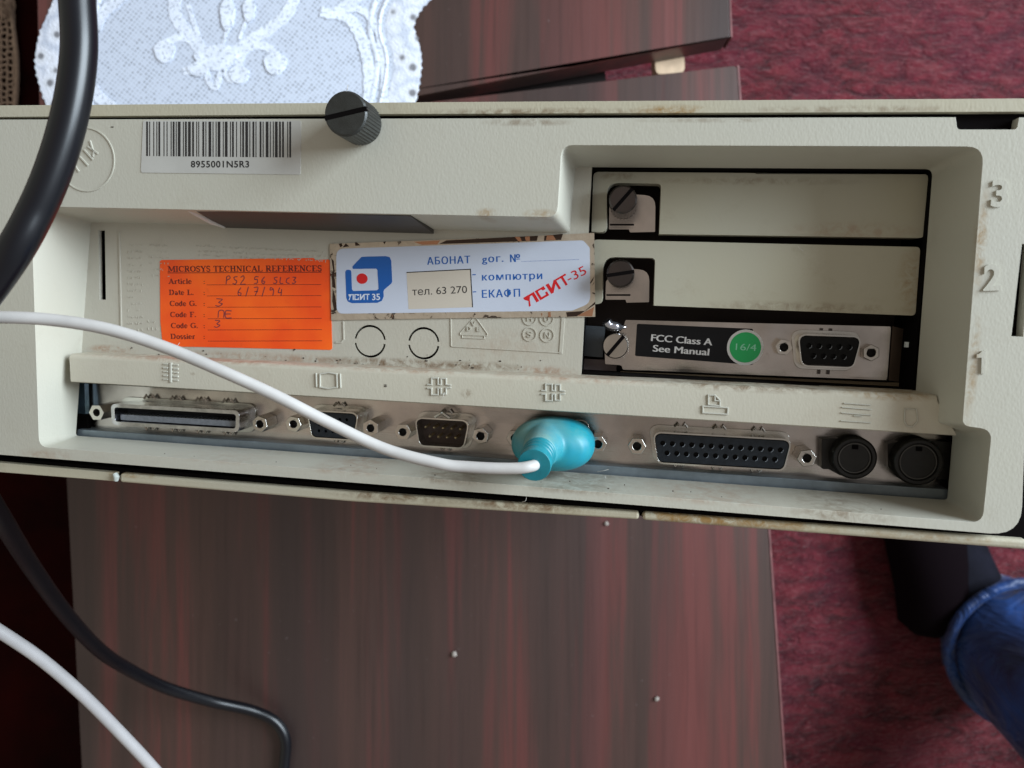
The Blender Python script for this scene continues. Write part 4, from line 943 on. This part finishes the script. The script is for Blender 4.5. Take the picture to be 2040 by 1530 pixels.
cable('thin_black_cable', [(-1300, 500, ZF + .006), (-900, 520, ZF + .02), (-500, 520, 0.1), (-160, 760, za(.30)), (-60, 930, za(.32)), (0, 1028, za(.345)), (60, 1125, za(.39)), (130, 1222, za(.44)), (195, 1292, za(.49)), (250, 1330, za(.53)), (330, 1370, za(.57)), (420, 1397, za(.60)), (500, 1415, za(.615)), (548, 1438, za(.620)), (569, 1475, za(.621)), (566, 1530, za(.622)), (560, 1620, za(.622))], 0.0043, BLKC, 'black cable drooping onto the table at bottom left')
cable('pale_grey_cable', [(-1300, 900, ZF + .006), (-900, 940, ZF + .02), (-500, 1000, 0.15), (-160, 1160, za(.27)), (-60, 1222, za(.28)), (0, 1258, za(.285)), (80, 1312, za(.295)), (160, 1380, za(.305)), (235, 1455, za(.315)), (305, 1530, za(.325)), (360, 1600, za(.34)), (440, 1760, .12), (470, 1850, .01), (480, 2000, .005), (520, 2120, .005)], 0.0023, simple('dusty_pale_cable', (0.40, 0.385, 0.385), 0.6, var=.18, vs=25), 'dusty pale grey cable crossing the bottom left corner')

# ============================================================ DOILY
def net_mat():
    m, t, b = newmat('white_tulle_net'); L_ = t.links
    v = coords(t, scale=(1, 1, 1), rot=(0, 0, math.radians(38))); vo = N(t, 'ShaderNodeTexVoronoi'); vo.inputs['Scale'].default_value = 330; vo.inputs['Randomness'].default_value = 0.12; L_.new(v, vo.inputs['Vector'])
    hole = ramp(t, vo.outputs['Distance'], [(0.40, (0.30,) * 3), (0.58, (1, 1, 1))])
    b.inputs['Base Color'].default_value = (0.56, 0.61, 0.72, 1); b.inputs['Roughness'].default_value = 0.85
    L_.new(hole, b.inputs['Alpha']); return m
NET = net_mat(); LACE = simple('white_lace_thread', (0.72, 0.77, 0.88), 0.85, var=0.12, vs=120, bmp=0.0003, bs_=500)
_t = LACE.node_tree; _b = _t.nodes['Principled BSDF']; _v = coords(_t)
_t.links.new(ramp(_t, noise(_t, _v, 420, 3, .6), [(0.36, (0.35,) * 3), (0.46, (1, 1, 1))]), _b.inputs['Alpha'])
doily = empty('lace_doily', Matrix.Translation(T(455, 60, 0)))
tag(doily, 'white lace doily with scalloped edge on the table behind the computer', 'doily')
oc = T(455, 60, 0)
base = [(100, 330), (98, 230), (86, 190), (73, 140), (74, 100), (84, 60), (99, 25), (112, -10), (150, -120), (300, -230), (455, -260), (640, -230), (820, -140), (868, -25), (838, 25), (826, 55), (834, 80), (841, 120), (837, 170), (824, 230), (800, 330)]
P = spline([T(x, y, 0) - oc for x, y in base], 12)
def scallop(P, step=0.0062, amp=0.0016):
    out = []; acc = 0
    for i, p in enumerate(P):
        a, b_ = P[i - 1] if i else p, P[min(i + 1, len(P) - 1)]; d = (b_ - a)
        if d.length < 1e-9: continue
        d.normalize(); nn = V(-d.y, d.x, 0); 
        if i: acc += (p - P[i - 1]).length
        out.append(p + nn * amp * (abs(math.sin(acc / step * math.pi)) - .5) * (-1))
    return out
# resample
R_ = [P[0]]
for a, b_ in zip(P, P[1:]):
    k = max(1, int((b_ - a).length / 0.0008))
    for q in range(1, k + 1): R_.append(a.lerp(b_, q / k))
edge = scallop(R_)
cen = V(sum(p.x for p in edge) / len(edge), sum(p.y for p in edge) / len(edge), 0)
def inset(P, d):
    out = []
    for i, p in enumerate(P):
        a, b_ = P[max(i - 6, 0)], P[min(i + 6, len(P) - 1)]; t_ = (b_ - a).normalized(); nn = V(-t_.y, t_.x, 0)
        if nn.dot(cen - p) < 0: nn = -nn
        out.append(p + nn * d)
    return out
def zw(p): return 0.0022 + 0.0008 * math.sin(p.x * 60 + 1) * math.cos(p.y * 55)
inn = inset(R_, 0.010)[::4]
bm = bmesh.new(); tr = tessellate_polygon([inn]); vs = [bm.verts.new(V(p.x, p.y, 0.0016)) for p in inn]
for f in tr:
    try: bm.faces.new([vs[i] for i in f])
    except ValueError: pass
link('net_ground', bm, NET, doily, recalc=False)
# edge band with eyelets
def lace_band(name, d0, d1, z, wob=0.0, mat=LACE):
    a = edge[::2] if d0 == 0 else inset(R_, d0)[::2]; b_ = inset(R_, d1)[::2]
    bm = bmesh.new(); top0 = [bm.verts.new(V(p.x, p.y, z)) for p in a]; mid_ = [bm.verts.new(V(*(0.5 * (p + q)).xy, z + 0.0009)) for p, q in zip(a, b_)]; top1 = [bm.verts.new(V(p.x, p.y, z)) for p in b_]
    for i in range(len(a) - 1):
        bm.faces.new([top0[i], top0[i + 1], mid_[i + 1], mid_[i]]); bm.faces.new([mid_[i], mid_[i + 1], top1[i + 1], top1[i]])
    return link(name, bm, mat, doily, smooth=True, recalc=False)
def eyelet_mat():
    m, t, b = newmat('white_eyelet_lace'); v = coords(t)
    vo = N(t, 'ShaderNodeTexVoronoi'); vo.inputs['Scale'].default_value = 75; vo.inputs['Randomness'].default_value = 0.75; t.links.new(v, vo.inputs['Vector'])
    c = ramp(t, vo.outputs['Distance'], [(0.17, (0.20, 0.20, 0.22)), (0.27, (0.62, 0.64, 0.70)), (0.5, (0.72, 0.75, 0.84)), (0.75, (0.52, 0.56, 0.66))]); t.links.new(c, b.inputs['Base Color'])
    b.inputs['Roughness'].default_value = 0.9; bump(t, noise(t, v, 500, 3), b, 1, .0008, None); return m
lace_band('scalloped_edge', 0.0, 0.0235, 0.0018, mat=eyelet_mat())
lace_band('inner_cord', 0.027, 0.0305, 0.0022); lace_band('inner_cord', 0.034, 0.0385, 0.0022)
_mz = [0]
def motif(name, pts, w, z=0.0024):
    _mz[0] += 1; z = z - 0.0004 + 0.00002 * _mz[0]
    P = spline([T(x, y, 0) - oc for x, y in pts], 8); n = len(P)
    ww = [w * 0.00041 * (0.92 + 0.10 * math.sin(i * 1.7)) for i in range(n)]
    bm = bmesh.new(); ribbon(bm, P, ww, z, z - 0.0006); return link(name, bm, LACE, doily)
def blob(name, cx, cy, rx, ry, z=0.0026):
    _mz[0] += 1; z = z + 0.00002 * _mz[0]
    c = T(cx, cy, 0) - oc; k = 0.00041; bm = bmesh.new()
    add_plate(bm, [c + V(rx * k * math.cos(a) * (1 + .08 * math.sin(5 * a)), ry * k * math.sin(a) * (1 + .07 * math.cos(4 * a)), 0) for a in [2 * math.pi * q / 28 for q in range(28)]], z, z - 0.0012); return link(name, bm, LACE, doily)
motif('scroll', [(352, -60), (350, 0), (352, 35), (374, 66), (398, 96), (420, 116)], 26)
motif('scroll', [(376, 10), (392, 60), (410, 100), (430, 120)], 9)
motif('scroll', [(600, -40), (578, 20), (545, 55), (505, 80), (470, 106), (448, 118)], 25)
motif('scroll', [(330, 92), (352, 78), (380, 80), (398, 104), (404, 130), (388, 140), (366, 144)], 17); blob('scroll_bud', 330, 104, 20, 23)
motif('scroll', [(560, 128), (540, 100), (512, 92), (486, 104), (478, 132), (490, 158)], 18); blob('scroll_bud', 550, 128, 22, 23)
blob('flower', 432, 118, 42, 24); blob('flower', 398, 140, 22, 14); blob('flower', 478, 150, 20, 18); 
motif('petal', [(412, 140), (418, 165), (432, 176), (440, 150), (446, 138), (456, 158), (468, 164)], 12); motif('petal', [(405, 118), (440, 100), (470, 110)], 22)
blob('leaf', 455, 30, 14, 34); blob('leaf', 498, 22, 12, 24)
motif('stem', [(440, -50), (450, 0), (455, 50), (446, 90)], 6); motif('stem', [(512, -50), (500, 0), (492, 40), (478, 80)], 6)
motif('scroll', [(660, 28), (690, 36), (712, 60), (728, 100), (736, 150), (735, 220)], 24); motif('scroll', [(668, 22), (720, 22), (752, 60), (762, 110), (766, 160), (764, 220)], 15)
motif('scroll', [(640, 25), (668, 30), (700, 5), (740, -20)], 22); motif('scroll', [(700, 60), (745, 90), (770, 80)], 8)
motif('scroll', [(192, 60), (206, 30), (232, 8), (260, -20)], 24); motif('scroll', [(188, 176), (200, 196), (222, 212), (260, 240)], 24)

# ============================================================ BEIGE CROCHET MAT AT FAR LEFT
CRO = simple('beige_crochet_thread', (0.36, 0.27, 0.21), 0.85, var=0.2, vs=200, bmp=.0008, bs_=900)
ZM = -0.12
cm = empty('crochet_mat', Matrix.Translation(T(-120, 100, ZM)))
tag(cm, 'beige open weave crochet mat with a rim and frayed fringe at far left edge', 'mat')
om = T(-120, 100, ZM)
bm = bmesh.new()
rimp = [(10, -120), (16, -30), (22, 20), (29, 70), (34, 120), (34, 170), (30, 230), (24, 300)]
tube(bm, spline([T(x, y, ZM) - om for x, y in rimp], 8), 0.0021, 10); link('rim', bm, CRO, cm, smooth=True)
bm = bmesh.new()
for k in range(34):
    y = -120 + k * 12.5; tube(bm, [T(x, y + 3 * math.sin(x * .25 + k), ZM - .001) - om for x in range(-120, 31, 10)], 0.0012, 6)
for k in range(12):
    x0 = -110 + k * 12.5; tube(bm, [T(x0 + 2 * math.sin(y * .3 + k), y, ZM - .001) - om for y in range(-120, 300, 12)], 0.0014, 6)
link('open_weave', bm, CRO, cm, smooth=True)
bm = bmesh.new()
for k in range(9):
    a = T(2 + k, 22 + k * 2, ZM) - om; b_ = T(20 + k * 2.5 + random.uniform(-4, 4), 46 - k * 7 + random.uniform(-6, 6), ZM) - om
    tube(bm, spline([a, a.lerp(b_, .5) + V(0, random.uniform(-.003, .003), .008), b_ + V(0, 0, .006)], 5), 0.0005, 5)
link('fringe', bm, CRO, cm, smooth=True)
added_bench = empty('shade_bench', Matrix.Translation(V(om.x, om.y, ZF)))
tag(added_bench, 'near-black red bench added for the shaded floor along the left side, under the crochet mat', 'bench')
bm = bmesh.new(); a = T(-520, -330, ZM); b_ = T(165, 1900, ZM); STW = simple('shade_bench_red', (0.014, 0.0010, 0.0008), .8, var=.5, vs=12, spec=.04)  # near-black colour puts the shade of the left floor into an added bench
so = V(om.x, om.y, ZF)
add_plate(bm, rpoly([V(a.x, b_.y, 0) - V(so.x, so.y, 0), V(b_.x, b_.y, 0) - V(so.x, so.y, 0), V(b_.x, a.y, 0) - V(so.x, so.y, 0), V(a.x, a.y, 0) - V(so.x, so.y, 0)], .02, 4), ZM - .004 - ZF, ZM - .03 - ZF); link('shade_bench_seat', bm, STW, added_bench, bevel=.003)
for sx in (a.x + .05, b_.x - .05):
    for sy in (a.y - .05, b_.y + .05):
        bm = bmesh.new(); box(bm, sx - so.x - .018, sy - so.y - .018, 0, sx - so.x + .018, sy - so.y + .018, ZM - .0305 - ZF); link('leg', bm, STW, added_bench)

# ============================================================ PERSON'S LEGS (lower right)
JEANS, t, b = newmat('blue_sports_fabric')
v = coords(t); n = noise(t, v, 14, 3)
t.links.new(ramp(t, n, [(0.35, (0.001, 0.009, 0.045)), (0.7, (0.002, 0.045, 0.20))]), b.inputs['Base Color'])
b.inputs['Roughness'].default_value = 0.5; b.inputs['Sheen Weight'].default_value = 0.1
bump(t, noise(t, coords(t, scale=(1, 1, .35)), 11, 4, .6, 1.4), b, 1.0, 0.028)
SHOE = simple('dark_slipper', (0.007, 0.007, 0.012), 0.9, spec=.1, var=.4, vs=30, bmp=.002, bs_=80)
person = empty('person', Matrix.Translation(V(T(1925, 1245, ZF).x, T(1925, 1245, ZF).y, ZF)))
tag(person, 'person standing at lower right, blue trouser leg and dark shoe in view', 'person')
fp = V(T(1925, 1245, ZF).x, T(1925, 1245, ZF).y, ZF)
def leg(dx, dy, first):
    rings = []
    # z above floor, centre offset x, y, rx, ry
    for z, cx, cy, rx, ry in ((0.045, 0.0, 0.0, 0.070, 0.085), (0.10, 0.0, 0.0, 0.074, 0.090), (0.2, .006, -.035, .078, .088), (0.33, .008, -.09, .078, .086), (0.46, .008, -.16, .078, .084), (0.58, .012, -.24, .084, .09), (0.72, .03, -.33, .092, .098), (0.84, .05, -.39, .102, .11), (0.93, .07, -.43, .11, .12)):
        rings.append([V(dx + cx + rx * math.cos(a) * (1 + .04 * math.sin(3 * a + z * 20)), dy + cy + ry * math.sin(a) * (1 + .04 * math.cos(4 * a + z * 25)), z) for a in [2 * math.pi * k / 40 for k in range(40)]])
    return rings
bm = bmesh.new(); ring_loft(bm, leg(0.0, 0, True), True, True); ring_loft(bm, leg(0.26, -0.05, False), True, True)
hp = [[V(0.20 + .22 * math.cos(a), -.45 + .14 * math.sin(a), z) for a in [2 * math.pi * k / 40 for k in range(40)]] for z in (.90, .97)]
ring_loft(bm, hp, True, True)
o = link('trousers', bm, JEANS, person, smooth=True)
rm = o.modifiers.new('fuse', 'REMESH'); rm.mode = 'VOXEL'; rm.voxel_size = 0.012; rm.use_smooth_shade = True
for zz, rr_, th in ((0.110, .081, .007),):
    bm = bmesh.new(); tube(bm, [V(rr_ * math.cos(a), rr_ * 1.12 * math.sin(a), zz + .012 * math.sin(2 * a + zz * 40)) for a in [2 * math.pi * k / 36 for k in range(37)]], th, 10)
    link('hem_fold', bm, JEANS, person, smooth=True)
for dx, dy in ((0, 0), (0.26, -0.05)):
    bm = bmesh.new(); rings = []
    for s, w, h, z in ((-.10, .030, .03, .035), (-.07, .042, .05, .05), (0.0, .046, .065, .066), (.06, .047, .055, .056), (.12, .050, .042, .043), (.165, .042, .032, .033), (.19, .022, .02, .024)):
        rings.append([V(dx - .01 - s * .35 + w * math.cos(a), dy + s + w * .1 * math.cos(a), z + h * .95 * math.sin(a)) for a in [2 * math.pi * k / 24 for k in range(24)]])
    ring_loft(bm, rings, True, True)
    link('shoe', bm, SHOE, person, smooth=True)

sl = T(1812, 1128, ZF); bm = bmesh.new(); rings = []  # added black shape stands in for the soft shadow on the carpet
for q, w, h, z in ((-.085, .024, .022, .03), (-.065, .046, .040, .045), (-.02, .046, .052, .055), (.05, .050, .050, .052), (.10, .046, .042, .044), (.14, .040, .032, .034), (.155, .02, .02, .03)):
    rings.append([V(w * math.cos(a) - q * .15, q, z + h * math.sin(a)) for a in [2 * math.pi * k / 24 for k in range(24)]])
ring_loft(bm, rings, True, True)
o = link('shadow_form', bm, simple('shadow_black', (0.004, 0.002, 0.003), .95, spec=.05), None, smooth=True); o.location = sl
tag(o, 'black shape added for the shadow on the red carpet beside the blue trouser leg', 'shadow_form')

LINT = simple('pale_lint', (0.55, 0.52, 0.47), 0.9); GRIT = simple('dark_grit', (0.05, 0.035, 0.025), 0.9)
bm = bmesh.new(); bm2 = bmesh.new(); random.seed(21)
for k in range(46):
    x = random.uniform(200, 1150); f = random.random(); y = 708 + (x - 200) * 0.035 - f * f * 26; p = L(x, y, ZB + .1)
    bmesh.ops.create_icosphere(bm, subdivisions=1, radius=random.uniform(.1, .28), matrix=Matrix.Translation(p) @ Matrix.Diagonal((random.uniform(.7, 2.4), 1, .5, 1)))
for k in range(34):
    x = random.uniform(250, 1850); y = 895 + (x - 250) * 0.077 + random.uniform(-6, 14); p = L(x, y, -4)
    bmesh.ops.create_icosphere(bm, subdivisions=1, radius=random.uniform(.08, .2), matrix=Matrix.Translation(V(p.x, p.y, p.z)) @ Matrix.Diagonal((random.uniform(.7, 2.4), 1, .5, 1)))
for (x, y, z) in ((768, 767, ZR), (224, 253, 0), (768, 770, ZR)):
    p = L(x, y, z); bmesh.ops.create_icosphere(bm, subdivisions=1, radius=.28, matrix=Matrix.Translation(p + V(0, 0, .05)) @ Matrix.Diagonal((1.9, .7, .5, 1)))
for (x, y, z, l, a) in ((1190, 940, -19, 3.5, .3), (880, 795, ZR + .3, 2.2, 1.2), (690, 182, 14, 1.6, 1.3), (1620, 1024, -1, 2, .8), (940, 962, -2, 3, .1), (1040, 1000, -1, 2.4, 1.0), (1600, 500, -24, 2.2, 2.4), (350, 690, ZB + .4, 2, .7), (1205, 948, -17, 2.0, -.6)):
    p = L(x, y, z); d = V(math.cos(a), math.sin(a), 0) * l
    tube(bm2, spline([p, p + d * .5 + V(random.uniform(-.5, .5), random.uniform(-.5, .5), .5), p + d + V(0, 0, .2)], 5), 0.07, 5)
link('grit', bm, GRIT, comp)['kind'] = 'stuff'; link('lint', bm2, LINT, comp)['kind'] = 'stuff'
